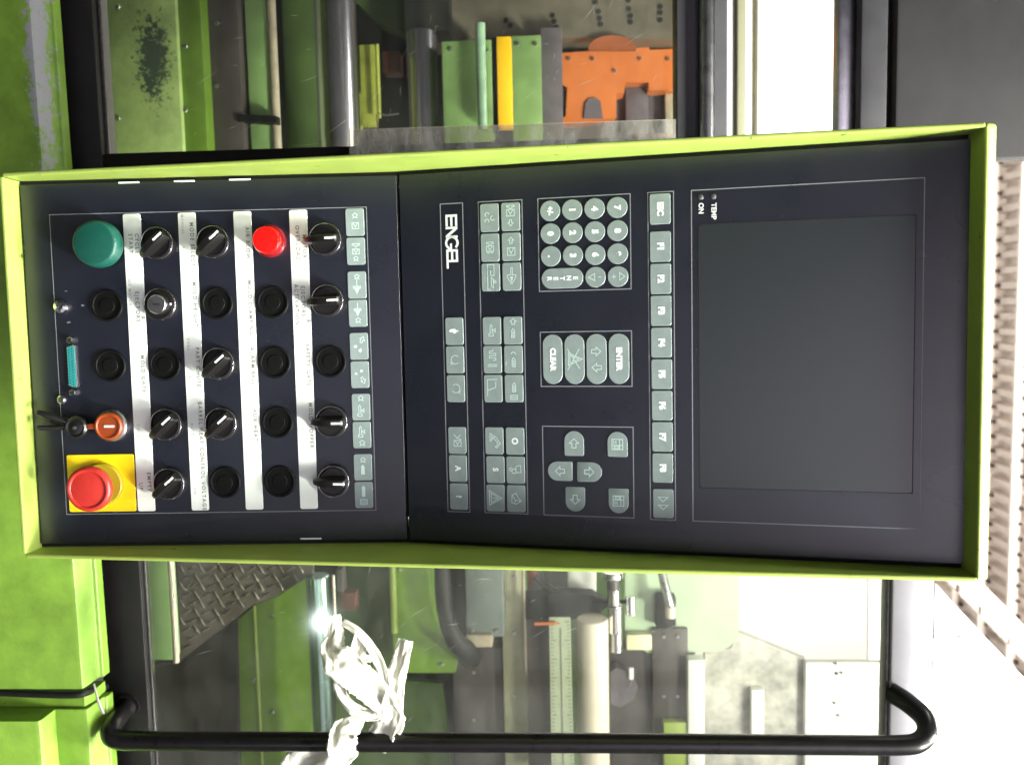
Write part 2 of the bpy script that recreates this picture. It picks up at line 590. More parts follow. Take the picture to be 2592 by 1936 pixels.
# --- printed frames
def frame(face, x0, x1, s0, s1, w=0.85):
    mb = MB().stroke(s_([(x0, s0), (x1, s0), (x1, s1), (x0, s1)]), w * MM, 0, .00018, True)
    place('printed_frame', mb.mesh('printed_frame', LINE, 0), face, 0, 0)


frame('low', -137.5, 137.3, -317.5, -28.8, .62)
frame('up', -137.4, 137.4, 39.4, 60.1)
frame('up', -137.4, 137.2, 74.4, 113.7)
frame('up', -137.4, -58.3, 127.7, 206.8)
frame('up', -23.1, 24.0, 127.8, 206.8)
frame('up', 58.9, 137.4, 128.3, 207.3)
frame('up', -137.5, 138.0, 221.4, 242.5)
frame('up', -137.3, 138.0, 257.0, 433.7)

# --- display window, slightly sunk behind a thin step
place('display', MB().prism(rrect(-.1092, .1092, .2628, .4277, .002), 0, .0002, .00008).mesh('display', LCD, 0), 'up', 0, 0, 0.05)
mb = MB().stroke(s_([(-109.4, 262.6), (109.4, 262.6), (109.4, 427.9), (-109.4, 427.9)]), .55 * MM, 0, .0004, True)
place('display_edge', mb.mesh('display_edge', GAP, 0), 'up', 0, 0)
led_m = MB().lathe([(.0022, 0), (.0022, .0006), (.0014, .0012), (0.0001, .0014)], n=14).mesh('indicator_lamp', mat('clear_lamp', (.10, .10, .11), .3))
for s, t, tx in ((274.8, 'TEMP', -119.6), (264.6, 'ON', -122.4)):
    place('indicator_lamp', led_m, 'up', -131.4, s)
    place('lettering', text_mesh(t, .0056, .03, PRINT), 'up', tx, s, .25)

# --- maker's word: square bars, letters run together
lg = MB()
LW = 2.1
def bar(pts, w=LW): lg.stroke(s_(pts), w * MM, 0, .00025)
B0, B1 = 45.0, 53.8
bar([(-126.8, B0 - 1.05), (-126.8, B1 + 1.05)])
for yy in (B0, (B0 + B1) / 2, B1): bar([(-125.8, yy), (-117.6, yy)])
bar([(-116.2, B0 - 1.05), (-116.2, B1 + 1.05)]); bar([(-116.0, B1 + .4), (-108.6, B0 - .4)], 2.4); bar([(-108.4, B0 - 1.05), (-108.4, B1 + 1.05)])
arc = [(-103.0 + 5.3 * math.cos(R(t)), 49.4 + 5.3 * math.sin(R(t))) for t in range(40, 345, 15)]
bar(arc); bar([(-102.6, 48.6), (-97.0, 48.6)], 1.9)
bar([(-96.4, B0 - 1.05), (-96.4, B1 + 1.05)])
for yy in (B0, (B0 + B1) / 2, B1): bar([(-95.4, yy), (-88.2, yy)])
bar([(-87.2, B0 - 1.05), (-87.2, B1 + 1.05)]); bar([(-86.2, B0), (-80.6, B0)])
place('lettering', lg.mesh('lettering', PRINT, 0), 'up', 0, 0)

# --- keys
KT = .9                                             # key height in mm
fkey_m = MB().prism(rrect(-.0126, .0126, -.0086, .0086, .0018), 0, KT * MM, .00035).mesh('key', KEYM, 25)
key_m = MB().prism(rrect(-.0122, .0122, -.00835, .00835, .0020), 0, KT * MM, .00035).mesh('key', KEYM, 25)
round_m = MB().prism([(.00875 * math.cos(R(t)), .00875 * math.sin(R(t))) for t in range(0, 360, 9)], 0, KT * MM, .00035).mesh('key', KEYM, 25)


def capsule(lx, ly):
    """stadium with half sizes lx, ly"""
    pts = []
    r = min(lx, ly)
    if lx > ly:
        for i in range(-9, 10): pts.append((lx - r + r * math.cos(R(i * 10)), r * math.sin(R(i * 10))))
        for i in range(9, 28): pts.append((-lx + r + r * math.cos(R(i * 10)), r * math.sin(R(i * 10))))
    else:
        for i in range(0, 19): pts.append((r * math.cos(R(i * 10)), ly - r + r * math.sin(R(i * 10))))
        for i in range(18, 37): pts.append((r * math.cos(R(i * 10)), -ly + r + r * math.sin(R(i * 10))))
    return s_(pts)


pill_h = MB().prism(capsule(21.5, 8.7), 0, KT * MM, .00035).mesh('key', KEYM, 25)
pill_v = MB().prism(capsule(8.7, 18.2), 0, KT * MM, .00035).mesh('key', KEYM, 25)


def arch(ang):
    pts = [(8.65 * math.cos(R(t)), 2.4 + 8.65 * math.sin(R(t))) for t in range(0, 181, 10)]
    pts += [(-8.65, -9.6), (-7.65, -10.6), (7.65, -10.6), (8.65, -9.6)]
    c, s = math.cos(R(ang)), math.sin(R(ang))
    return MB().prism(s_([(x * c - y * s, x * s + y * c) for x, y in pts]), 0, KT * MM, .00035).mesh('key', KEYM, 25)


ARCH = {a: arch(a) for a in (0, 90, 180, 270)}


def key(face, x, s, me=None, icon=None, word=None, size=6.2, bold=.02, rz=0.0, dx=0, dy=0, print_m=None, w=.8, space=1.0):
    k = place('key', me or key_m, face, x, s)
    if word:
        sub('lettering', text_mesh(word, size * MM, bold, print_m or PRINT, space), k, dx, dy, KT + .1, rz)
    if icon:
        mb = MB()
        for pl in icon:
            closed = pl[0] == 'c'
            fill = pl[0] == 'f'
            pts = pl[1:] if isinstance(pl[0], str) else pl
            if fill:
                z = (KT + .14) * MM
                mb.add([(px * MM, py * MM, z) for px, py in pts], [tuple(range(len(pts)))])
            else:
                mb.stroke(s_(pts), w * MM, 0, (KT + .12) * MM, closed)
        sub('symbol', mb.mesh('symbol', print_m or PALE, 0), k)
    return k


def tri_dn(x, y, r=3): return ['c', (x - r, y + r * .8), (x + r, y + r * .8), (x, y - r)]
def arrow(x, y, ang, L=4.4, w=4.0):
    pts = [(-L, -w * .32), (-L * .05, -w * .32), (-L * .05, -w * .75), (L * .9, 0), (-L * .05, w * .75), (-L * .05, w * .32), (-L, w * .32)]
    c, s = math.cos(R(ang)), math.sin(R(ang))
    return ['c'] + [(x + px * c - py * s, y + px * s + py * c) for px, py in pts]
def circ(x, y, r, a0=0, a1=360, st=30):
    p = [(x + r * math.cos(R(t)), y + r * math.sin(R(t))) for t in range(a0, a1 + 1, st)]
    return (['c'] + p[:-1]) if a1 - a0 == 360 else p
def rect(x0, x1, y0, y1): return ['c', (x0, y0), (x1, y0), (x1, y1), (x0, y1)]
def mould(x, y, w=3, h=3.2): return [['c', (x - w, y - h), (x + w, y - h), (x + w, y + h), (x - w, y + h)], [(x - w, y + h * .7), (x + w * .5, y), (x - w, y - h * .7)]]
def half(x, y, w=1.6, h=3.2): return [['c', (x - w, y - h), (x - w * .2, y - h), (x - w * .2, y - h * .5), (x + w, y), (x - w * .2, y + h * .5), (x - w * .2, y + h), (x - w, y + h)]]
def wave(x, y, w=2.2): return [['c', (x - w, y), (x - w * .3, y + w), (x + w * .4, y + w * .5), (x + w, y + w * .9), (x + w * .6, y), (x + w, y - w * .9), (x + w * .4, y - w * .5), (x - w * .3, y - w)]]
def screwicon(x, y): return [['c', (x - 3.6, y - .9), (x + 2.6, y - .9), (x + 4.2, y), (x + 2.6, y + .9), (x - 3.6, y + .9)], rect(x + 3.6, x + 5.6, y - 2.2, y + 2.2)]
def nozz(x, y, d=1):
    return [['c', (x - d * 5.0, y), (x - d * 3.6, y + .9), (x + d * 3, y + .9), (x + d * 3, y + 2.0), (x + d * 5, y + 2.0), (x + d * 5, y - 2.0), (x + d * 3, y - 2.0), (x + d * 3, y - .9), (x - d * 3.6, y - .9)],
            ['c', (x, y + 1.2), (x - d * 1.4, y + 3.8), (x + d * 1.6, y + 3.8)]]
def barrel(x, y): return [['c', (x - 4, y), (x - 2.2, y + 1.5), (x + 3.8, y + 1.5), (x + 3.8, y - 1.5), (x - 2.2, y - 1.5)]] + [[(x - 1.6 + i * 1.3, y - 1.5), (x - .8 + i * 1.3, y + 1.5)] for i in range(4)]


# row of eight keys along the top of the lower face
r5 = [(-124.4, wave(-5.8, .3) + mould(3.2, .4, 2.6, 2.9)), (-98.6, half(-5, .2) + mould(.4, .2, 2.2, 2.9) + wave(6.6, 0, 2.0)),
      (-68.4, wave(-7.4, .2, 2.1) + [[(-5, 0), (1.5, 0)], ['f', (2, 2.8), (2, -2.8), (8.4, 0)], ['c', (1.2, 3.2), (3, 3.2), (3, -3.2), (1.2, -3.2)]]),
      (-43.1, [[(-9.5, 0), (-3.5, 0)], ['f', (-3, 2.6), (-3, -2.6), (3.2, 0)], ['c', (-4, 3), (-2.4, 3), (-2.4, -3), (-4, -3)]] + wave(6.4, .2, 2.2)),
      (-13.3, [['f', (-1, -4.3), (1.4, -4.3), (1.4, -1.7), (-1, -1.7)], ['f', (1.5, 1.5), (4, -.8), (6.2, 1.2), (3.6, 3)], arrow(-6, 3.2, 155, 3, 3)]),
      (12.4, [['f', (-4.4, 0.4), (-2, .4), (-2, 2.8), (-4.4, 2.8)], ['f', (-2, -4.2), (0, -4.8), (0.2, -2), (-1.8, -2.4)], arrow(5.4, 3.0, 25, 3.2, 3)]),
      (42.0, wave(-8, .2, 2.3) + nozz(3.2, -1.0)), (67.5, nozz(-3.0, -1.0) + wave(7.4, .2, 2.4)),
      (97.3, wave(-6.8, .4, 2.2) + [['f', (-2.6, 0), (-.8, 1.6), (6.6, 1.7), (6.6, -1.7), (-.8, -1.6)]]),
      (123.0, [['f', (-9, 0), (-7.2, 1.6), (1.6, 1.6), (1.6, -1.6), (-7.2, -1.6)], rect(3.8, 8.6, -3, 3), [(5.2, -2.6), (5.2, 2.6)], [(7, -2.6), (7, 2.6)]])]
for x, ic in r5:
    key('low', x, -39.5, icon=ic, w=.7)
# the two-row block
gx = [-123.3, -97.6, -71.9, -25.1, .2, 25.8, 72.3, 98.0, 123.6]
glow = [[circ(-2.6, -2.0, 1.8, 90, 330), circ(3.0, -2.2, 1.8, 60, 300), circ(0.4, 3.0, 1.9, 180, 420)],
        half(-3, 0, 1.6, 3) + mould(1.0, 0, 2.4, 3.2) + [circ(3.9, 1.7, 1.0), circ(3.9, -1.6, 1.0)],
        [rect(-11, -6, -2.8, 3.2), rect(-6, -1.4, -2.8, 3.2), [(-6, 0), (10.6, 0)], rect(-1.4, 10.6, -2.8, -.2), ['c', (0, .4), (7, .8), (10, 2.6), (2, 2.2)], ['c', (2.4, 3), (4.4, 5), (5.2, 3)]],
        nozz(-.4, -.6), [[(-9, .6), (-7.4, .6), (-7.4, -2.6), (-5.4, -2.6), (-5.4, 3.2), (-3.4, 3.2), (-3.4, -2.6), (-1.4, -2.6), (-1.4, 3.2), (.4, 3.2), (.8, .4)], [(4.4, -4.4), (4.4, 4.2)], [(6, -4.4), (6, 4.2)]],
        [[(-8, -5), (7, -5)], [(-8, -5), (-8, 4)], [(-6, 2.6), (-1, 2.6), (1.6, -4.6)]],
        [rect(-6.6, 0, -3.8, -2.6), rect(-5.4, -1.4, -2.4, -1.2), ['c', (-4.4, .4), (-2.8, 2), (2.4, 5.6), (6.4, 2.2), (5.4, 1), (2.4, 3.6), (-1.4, .6), (-3, -.6)]],
        None, [['c', (-6.6, -5.4), (6.6, -5.4), (0, 6.0)], ['c', (-4.2, -3.8), (4.2, -3.8), (0, 3.2)], [(0, -2.6), (0, 1.4)]]]
gup = [half(-8, 0, 1.6, 3.3) + mould(-3.4, 0, 2.8, 3.4) + [arrow(5.4, 0, 0, 2.8, 3.2)], [arrow(-5.6, 0, 180, 2.8, 3.2)] + mould(4.2, 0, 3.2, 3.4),
       [['c', (-7.6, .7), (-1.4, .7), (-1.4, 3.8), (.4, 3.8), (6.2, .4), (6.2, -.4), (.4, -3.8), (-1.4, -3.8), (-1.4, -.7), (-7.6, -.7)], ['f', (0, 1.6), (5.4, 0), (0, -1.6)]],
       [arrow(-8, .4, 180, 2.6, 4)] + barrel(2.4, .2), [circ(-4.4, 0, 2.0, 90, 270)] + barrel(2.6, .2) + [[(2, -6.6), (5, -6.6)]],
       barrel(-1, .2) + [rect(6, 9.6, -3, 3), [(7.8, -2.6), (7.8, 2.6)]], None,
       [['c', (-4, 4.8), (-3.6, 1.2), (-1, -.4), (2.2, .8), (2.2, 4.8)], ['c', (-1.6, .2), (.6, -3.8), (3.2, -2), (2.6, 1)], circ(-.6, -4.2, 1.3)],
       [['c', (-5, 0), (-3, -3.6), (3.6, -4.0), (5, 0), (2, 4.6), (-1, 1.8)], [(-3, -3.6), (1.4, -.6), (2, 4.4)], [(1.4, -.6), (4.6, -1.2)]]]
for i, x in enumerate(gx):
    if i == 7:
        key('up', x, 84.9, word='S', size=6.6, bold=.05, print_m=PRINT)
    else:
        key('up', x, 84.4, icon=glow[i], w=.75)
    if i == 6:
        key('up', x, 103.4, icon=[circ(0, 0, 2.3, st=20)], w=1.5, print_m=PRINT)
    else:
        key('up', x, 103.4, icon=gup[i], w=.75)
# row beside the maker's word
key('up', -25.3, 49.8, icon=[['f', (-1.6, -4), (-.4, -5), (.8, -4), (.8, -1.4), (2.2, -.4), (1.6, 1.8), (.6, 1.8), (.4, 4), (-.6, 4), (-.9, 1.8), (-2, 1), (-2.2, -1)]], print_m=PRINT)
key('up', .1, 49.8, icon=[circ(0, .2, 3.8, -230, 50, 20), [(2.0, -4.6), (3.4, -2.4), (4.6, -4.2)]], w=.7)
key('up', 25.8, 49.8, icon=[circ(0, .2, 3.8, -60, 220, 20), [(2.0, 4.6), (3.4, 2.4), (4.6, 4.2)]], w=.7)
key('up', 72.4, 49.9, icon=[[(-5.6, -3), (-2, 0), (-5, 3.4)], [(-2, 0), (-1, 4)]] + mould(2.6, .4, 2.6, 3.2), w=.75)
key('up', 97.8, 49.9, word='A', size=6.8, bold=.05)
key('up', 123.4, 50.1, word='?', size=6.8, bold=.045)
# number pad
num = [['+/-', '0', '.'], ['1', '2', '3'], ['4', '5', '6'], ['7', '8', '9']]
for r in range(4):
    for c in range(3):
        t = num[r][c]
        key('up', -126.6 + 19.25 * c, 138.3 + 19.17 * r, round_m, word=t, size=7.0 if t != '+/-' else 6.2, bold=.075)
ke = key('up', -69.0, 148.0, pill_v)
for i, t in enumerate('ENTER'):
    sub('lettering', text_mesh(t, .0056, .05, PRINT), ke, 0, 11.4 - 5.7 * i, KT + .1)
key('up', -69.1, 176.7, round_m, icon=[tri_dn(0, -3, 3.0), [(0, 2.4), (0, 5.0)]], w=.7)
key('up', -69.0, 195.8, round_m, icon=[['c', (-3.2, 1.6), (3.2, 1.6), (0, 5.8)], [(-1.8, -3.4), (1.8, -3.4)], [(0, -5.2), (0, -1.6)]], w=.7)
# four pills
key('up', .4, 138.5, pill_h, word='CLEAR', size=6.6, bold=.065)
key('up', .4, 157.6, pill_h, icon=[['c', (-5.4, -5.2), (5.4, -5.2), (0, 7)], ['c', (-3.4, -3.9), (3.4, -3.9), (0, 4)], [(-9, -6), (8.4, 4.6)], [(-8.6, 4.2), (9.4, -6)]], w=.8)
key('up', .4, 176.7, pill_h, icon=[arrow(-6.4, 0, 180 - 90, 4.2, 5), arrow(7.4, 0, -90, 4.2, 5)], w=.75)
key('up', .4, 195.9, pill_h, word='ENTER', size=6.6, bold=.065)
# arrow cluster and page keys
key('up', 73.8, 156.1, ARCH[90], icon=[arrow(-.6, 0, 180, 4.2, 5.6)])
key('up', 122.4, 156.5, ARCH[270], icon=[arrow(.6, 0, 0, 4.2, 5.6)])
key('up', 98.0, 143.6, ARCH[180], icon=[arrow(0, -.4, -90, 4.2, 5.6)])
key('up', 98.2, 169.0, ARCH[0], icon=[arrow(0, .4, 90, 4.2, 5.6)])
pg = [rect(-4.6, 4.2, -4.6, 4.6), [(-4.6, 2), (4.2, 2)], [(.6, -4.6), (.6, 4.6)], rect(1.6, 3.4, -2.6, 1.2), [(-3.4, -3), (-.6, -3)], [(-3.4, -1.2), (-.6, -1.2)]]
key('up', 74.0, 193.8, ARCH[90], icon=pg)
key('up', 122.6, 194.2, ARCH[270], icon=[([p[0]] + [(-x, y) for x, y in p[1:]]) if isinstance(p[0], str) else [(-x, y) for x, y in p] for p in pg])
# function row
key('up', -123.6, 231.4, fkey_m, word='ESC', size=7.0, bold=.065, space=.95)
for i in range(8):
    key('up', -92.6 + 26.55 * i, 231.4 + .08 * i, fkey_m, word='F%d' % (i + 1), size=7.0, bold=.07)
key('up', 123.8, 232.2, fkey_m, icon=[['c', (-5.4, 4), (-1.6, 0), (-5.4, -4)], ['c', (1.4, 4), (5.2, 0), (1.4, -4)]], w=.7)

# --- white label strips with their worn lettering
SX = 135.9
strips = [(-250.2, -233.9), (-199.9, -183.6), (-149.4, -133.1), (-98.7, -82.4)]
strip_m = MB().prism(rrect(-SX * MM, SX * MM, -.00815, .00815, .0019), 0, .0003, .0001).mesh('label_strip', STRIP, 0)
writing = [
    [('CYCLE', -110, 3.6, 0), ('START', -110, -2.2, 0), ('EJECTORS', -53, 1.2, 0), ('&', -43, 6.0, 0), ('NO MOTOR', -66, -5.2, 1), ('ACTION', -33, -5.4, 1),
     ('MOLD GATE', 8, 3.2, 0), ('OPEN', 10, -2.6, 1), ('COUNT', 62, -4.2, 1), ('EMPTY', 108, 3.6, 0), ('UP', 112, -4.2, 0)],
    [('MODE SELECT', -108, 3.9, 0), ('MANUAL', -126, -4.2, 1), ('AUTO', -101, -4.2, 1), ('MOLD HEIGHT', -54, 3.9, 0), ('INCREASE', -78, -4.2, 1), ('DECREASE', -40, -4.2, 1),
     ('PART CHUTE', 3, 3.9, 0), ('FORE', -18, -4.2, 1), ('REJECT', 18, -4.2, 1), ('BARREL HEAT', 54, 3.9, 0), ('AUTO', 60, -4.2, 1), ('CONTROL VOLTAGE', 106, 3.9, 0), ('OFF', 92, -4.2, 1), ('ON', 117, -4.2, 1)],
    [('AIR BLOW', -108, 4.0, 0), ('ON', -104, -3.6, 1), ('MOLD CLAMPING', -50, 4.0, 0), ('SECURE', -70, -4.4, 1), ('RELEASE', -33, -4.4, 1), ('ALARM BELL', 3, 4.0, 0), ('OFF', -13, -4.4, 1), ('AUTO', 17, -4.4, 1),
     ('AUX HEAT', 57, 4.0, 0), ('OFF', 47, -4.4, 1), ('ON', 66, -4.4, 1)],
    [('MOTOR', -104, 4.6, 0), ('OVERLOAD', -107, -1.4, 0), ('EJECTORS', -55, 1.6, 0), ('&', -37, 6.2, 0), ('ACTIVATION', -52, -4.4, 0), ('SAFETY GATE', 3, 4.0, 0), ('OPEN', -12, -4.4, 1), ('CLOSE', 17, -4.4, 1),
     ('MOLD HOPPER', 58, 4.6, 0), ('IN', 60, -3.2, 1)]]
for (s0, s1), wr in zip(strips, writing):
    st = place('label_strip', strip_m, 'low', -.6, (s0 + s1) / 2, .02)
    for t, x, y, faint in wr:
        sub('lettering', text_mesh(t, .0036 if faint else .0049, .002 if faint else .014, INK_F if faint else INK, 1.34), st, x + .6, y, .38)

# --- rotary switches
ring_m = MB().lathe([(.0147, 0), (.0147, .0052), (.0136, .0068), (.0122, .0072), (.0116, .0064), (.0001, .0062)], n=48).mesh('ring', BLACK, 30)


def handle_mesh():
    """wedge-shaped grip, nub to -y"""
    secs = [(-18.2, 6.6, 8.6, 2.0, 1.5), (-17.0, 6.4, 10.6, 2.7, 2.0), (-13.2, 6.4, 14.8, 4.2, 2.5), (-6, 6.4, 18.2, 5.6, 3.1), (6, 6.4, 18.6, 5.7, 3.2), (11.2, 6.4, 18.0, 5.2, 3.0), (12.6, 6.4, 16.8, 4.2, 2.4)]
    vs, fs = [], []
    for y, h0, h1, w0, w1 in secs:
        vs += [(-w0 * MM, y * MM, h0 * MM), (w0 * MM, y * MM, h0 * MM), (w1 * MM, y * MM, (h1 - .5) * MM), (w1 * .8 * MM, y * MM, h1 * MM), (-w1 * .8 * MM, y * MM, h1 * MM), (-w1 * MM, y * MM, (h1 - .5) * MM)]
    n = 6
    for k in range(len(secs) - 1):
        for i in range(n):
            j = (i + 1) % n
            fs.append((k * n + i, k * n + j, (k + 1) * n + j, (k + 1) * n + i))
    fs.append(tuple(reversed(range(n))))
    fs.append(tuple((len(secs) - 1) * n + i for i in range(n)))
    return MB().add(vs, fs).mesh('grip', BLACK, 28)


grip_m = handle_mesh()
mark_m = MB().box(-.00095, .00095,   .0025, .0128, .01845, .01885, .0002).mesh('marker', PRINT, 0)


def ringtorus(rad, h, mr):
    n, k = 56, 8
    vs, fs = [], []
    for i in range(n):
        t = 2 * PI * i / n
        for j in range(k):
            u = 2 * PI * j / k
            r = rad + mr * math.cos(u)
            vs.append((r * math.cos(t), r * math.sin(t), h + mr * math.sin(u)))
    for i in range(n):
        for j in range(k):
            fs.append((i * k + j, ((i + 1) % n) * k + j, ((i + 1) % n) * k + (j + 1) % k, i * k + (j + 1) % k))
    return MB().add(vs, fs)


trim_m = ringtorus(.0141, .0064, .00055).mesh('trim_ring', TRIM, 60)


def rotary(x, s, ang):
    r = place('rotary_switch', ring_m, 'low', x, s)
    sub('trim_ring', trim_m, r)
    g = sub('grip', grip_m, r, rz=R(ang))
    sub('marker', mark_m, r, rz=R(ang))


ROWS = {1: -268.6, 2: -217.9, 3: -167.2, 4: -116.5, 5: -65.8}
COLS = {1: -109.2, 2: -54.6, 3: 0.0, 4: 54.6, 5: 109.2}
for c, r, a in ((1, 2, 40), (4, 2, 40), (5, 2, 40), (1, 3, 40), (3, 3, 40), (4, 3, 41), (1, 5, 2), (2, 5, 3), (4, 5, 0), (5, 5, -1)):
    rotary(COLS[c], ROWS[r], a)

# --- blanking plugs
plug_m = MB().lathe([(.0147, 0), (.0147, .0016), (.0138, .0024), (.0126, .0024), (.0120, .0012), (.0070, .0012), (.0066, .0017), (.0001, .0018)], n=44).mesh('blanking_plug', BLACK_M, 30)
for c, r in ((2, 1), (3, 1), (3, 2), (2, 3), (5, 3), (2, 4), (3, 4), (4, 4), (5, 4), (3, 5)):
    place('blanking_plug', plug_m, 'low', COLS[c], ROWS[r])

# --- push buttons
gb = MB().lathe([(.0206, .006), (.0212, .009), (.0208, .014), (.0196, .0182), (.0186, .0193), (.0172, .0197), (.0001, .0200)], n=56).mesh('push_button', TEAL, 40)
o = place('push_button', gb, 'low', COLS[1], ROWS[1], label='large round green push button')
sub('collar', MB().lathe([(.0150, 0), (.0150, .0062), (.0001, .0062)], n=40).mesh('collar', BLACK_M), o)
rbm = MB().lathe([(.0122, .004), (.0124, .009), (.0121, .0140), (.0112, .0152), (.0001, .0156)], n=48).mesh('push_button', REDL, 40)
o = place('push_button', rbm, 'low', COLS[1], ROWS[4], label='bright red illuminated push button')
sub('ring', MB().lathe([(.0147, 0), (.0147, .0040), (.0134, .0062), (.0123, .0064), (.0001, .0062)], n=48).mesh('ring', REDD, 30), o)

# --- key switch
o = place('key_switch', ring_m, 'low', COLS[2], ROWS[2], label='key switch with a metal barrel')
sub('trim_ring', trim_m, o)
sub('lock_barrel', MB().lathe([(.0085, .006), (.0085, .0125), (.0078, .0134), (.0001, .0134)], n=36).mesh('lock_barrel', STEEL), o)
sub('keyhole', MB().prism(rrect(-.0010, .0010, -.0032, .0032, .0006), .0135, .01365).mesh('keyhole', GAP, 0), o)
sub('marker', MB().lathe([(.0011, .0062), (.0011, .0070), (.0001, .0072)], (0, .0104, 0), n=12).mesh('marker', PRINT), o)

# --- emergency stop on its yellow plate
place('yellow_plate', MB().prism(rrect(-.0266, .0266, -.0314, .0314, .0016), 0, .0005, .0001).mesh('yellow_plate', YELL, 0), 'low', 108.5, -283.0)
es = place('emergency_stop', MB().lathe([(.0060, .004), (.0080, .016), (.0150, .019), (.0198, .0215), (.0206, .0240), (.0203, .0266), (.0190, .0285), (.0176, .0291), (.0163, .0288), (.0156, .0279), (.0120, .0283), (.0001, .0287)], n=64).mesh('emergency_stop', REDM, 50),
           'low', 109.0, -281.5, label='red mushroom emergency stop button')
sub('collar', MB().lathe([(.0196, .0006), (.0196, .0040), (.0185, .0052), (.0001, .0052)], n=52).mesh('collar', OLIVE), es)

# --- socket, screws and small lock along the bottom edge
db = place('data_socket', MB().prism(s_([(-19.6, 3.4), (-19.0, 4.0), (19.0, 4.0), (19.6, 3.4), (18.4, -3.6), (17.6, -4.2), (-17.6, -4.2), (-18.4, -3.6)][::-1]), 0, .0020, .0004).mesh('data_socket', CHROME, 25), 'low', .2, -303.6)
sub('insert', MB().prism(s_([(-18.6, 3.0), (18.6, 3.0), (17.2, -3.6), (-17.2, -3.6)][::-1]), .0021, .0024).mesh('insert', DBT, 0), db)
holes = MB()
for i in range(13): holes.lathe([(.00062, .0025), (.0004, .00255)], ((-16.4 + i * 2.73) * MM, .0007, 0), 8)
for i in range(12): holes.lathe([(.00062, .0025), (.0004, .00255)], ((-15.0 + i * 2.73) * MM, -.0022, 0), 8)
sub('pin_hole', holes.mesh('pin_hole', SOCK, 0), db, kind='stuff')
nut = MB().prism([(.0032 * math.cos(R(60 * i)), .0032 * math.sin(R(60 * i))) for i in range(6)], 0, .0045, .0005)
nut_m = nut.mesh('hex_nut', CHROME, 20)
hole_m = MB().lathe([(.0015, .0046), (.0012, .00465)], n=12).mesh('thread_hole', GAP, 0)
for x in (-24.0, 24.0):
    k = place('hex_nut', nut_m, 'low', x, -303.6)
    sub('thread_hole', hole_m, k)
lk = place('cam_lock', MB().lathe([(.0066, 0), (.0066, .0030), (.0058, .0048), (.0034, .0056), (.0030, .0046), (.0001, .0044)], n=32).mesh('cam_lock', CHROME, 30), 'low', -54.6, -310.4)
sub('keyhole', MB().prism(rrect(-.0006, .0006, -.0022, .0022, .0004), .0047, .0049).mesh('keyhole', GAP, 0), lk)
sub('keyhole_pin', MB().lathe([(.0011, .0046), (.0009, .0054), (.0001, .0056)], (0, -.0016, 0), 12).mesh('keyhole_pin', CHROME), lk)
place('screw', MB().lathe([(.0042, 0), (.0040, .0018), (.0026, .0028), (.0001, .0029)], n=20).mesh('screw', STEEL, 30), 'low', 30.4, -315.6)
for t, x, s in (('I', -68.5, -306.4), ('0', -40.2, -305.4), ('8', -55.2, -291.6)):
    place('lettering', text_mesh(t, .0040, .0, LINE), 'low', x, s, .2)
# --- bright edge clips at the sides of the lower face
for x, s, L in ((-164.4, -243, 18.8), (-164.4, -192.5, 18.8), (-164.6, -142, 19.5), (163.0, -90, 19.6)):
    place('edge_clip', MB().box(-.0007, .0007, -L / 2 * MM, L / 2 * MM, 0, .0009, .0002).mesh('edge_clip', PRINT, 0), 'low', x, s)
# --- ring of the switch that holds the orange key
o = place('key_switch', MB().lathe([(.0147, 0), (.0147, .0052), (.0138, .0066), (.0126, .0070), (.0122, .0062), (.0001, .0060)], n=48).mesh('key_switch', STEEL, 30), 'low', COLS[4], ROWS[1], label='key switch with a bright metal ring')

# =================================================================== THE ORANGE KEY (rests in its switch)
ko = on('low', COLS[4], ROWS[1], 6.0)
okey = thing('switch_key', 'orange plastic key with a white mark, turned in its switch above the yellow plate', 'key', ko, rotof('low'))
sub('key_head', MB().lathe([(.0110, 0), (.0124, .0016), (.0126, .0050), (.0116, .0062), (.0104, .0062), (.0096, .0052), (.0001, .0054)], n=48).mesh('key_head', ORNG, 35), okey)
sub('key_tab', MB().box(-.0026, .0026, -.0200, -.0115, .0012, .0050, .0008).mesh('key_tab', ORNG), okey)
sub('marker', MB().box(-.0010, .0010, -.0035, .0060, .0055, .0059, .0002).mesh('marker', PRINT, 0), okey)
# black fob hanging from the tab
fob = thing('key_fob', 'black round key fob with a lever end hanging from the orange key', 'key fob', on('low', COLS[4] + .5, ROWS[1] - 30, 4), rotof('low'))
sub('fob_disc', MB().lathe([(.0092, 0), (.0102, .003), (.0102, .0062), (.0086, .0082), (.0066, .0074), (.0050, .0080), (.0001, .0084)], n=40).mesh('fob_disc', BLACK), fob)
sub('stud', MB().lathe([(.0016, .008), (.0016, .0095), (.0001, .0098)], n=14).mesh('stud', STEEL), fob)
sub('strap', MB().tube([(0, .010, .004), (.0002, .013, .0052), (0, .0165, .0040)], .0013, 8).mesh('strap', BLACK_M), fob)
sub('lever', MB().tube([(-.0005, -.008, .005), (.0005, -.020, .006), (.0, -.030, .0075), (-.0005, -.034, .009)], [.0030, .0026, .0030, .0022], 12, flat=.7).mesh('lever', BLACK), fob)
sub('lever', MB().tube([(-.004, -.006, .004), (-.008, -.016, .006), (-.012, -.026, .008), (-.0145, -.033, .009)], [.0022, .0028, .0034, .0024], 12, flat=.6).mesh('lever', BLACK), fob)

# =================================================================== MACHINE FRAME  (turned 1.2 degrees to the panel)
TH = R(1.2)
MROT = Matrix.Rotation(TH, 3, 'Z')
MINV = MROT.transposed()
CAMM = MINV @ CAM


def P(px, py, Y):
    """point of the machine frame at depth Y seen at photograph pixel (px, py)"""
    d = MINV @ (RUF @ Vector(((py - CY) / F_PX, (px - CX) / F_PX, 1.0)))
    return CAMM + d * ((Y - CAMM.y) / d.y)


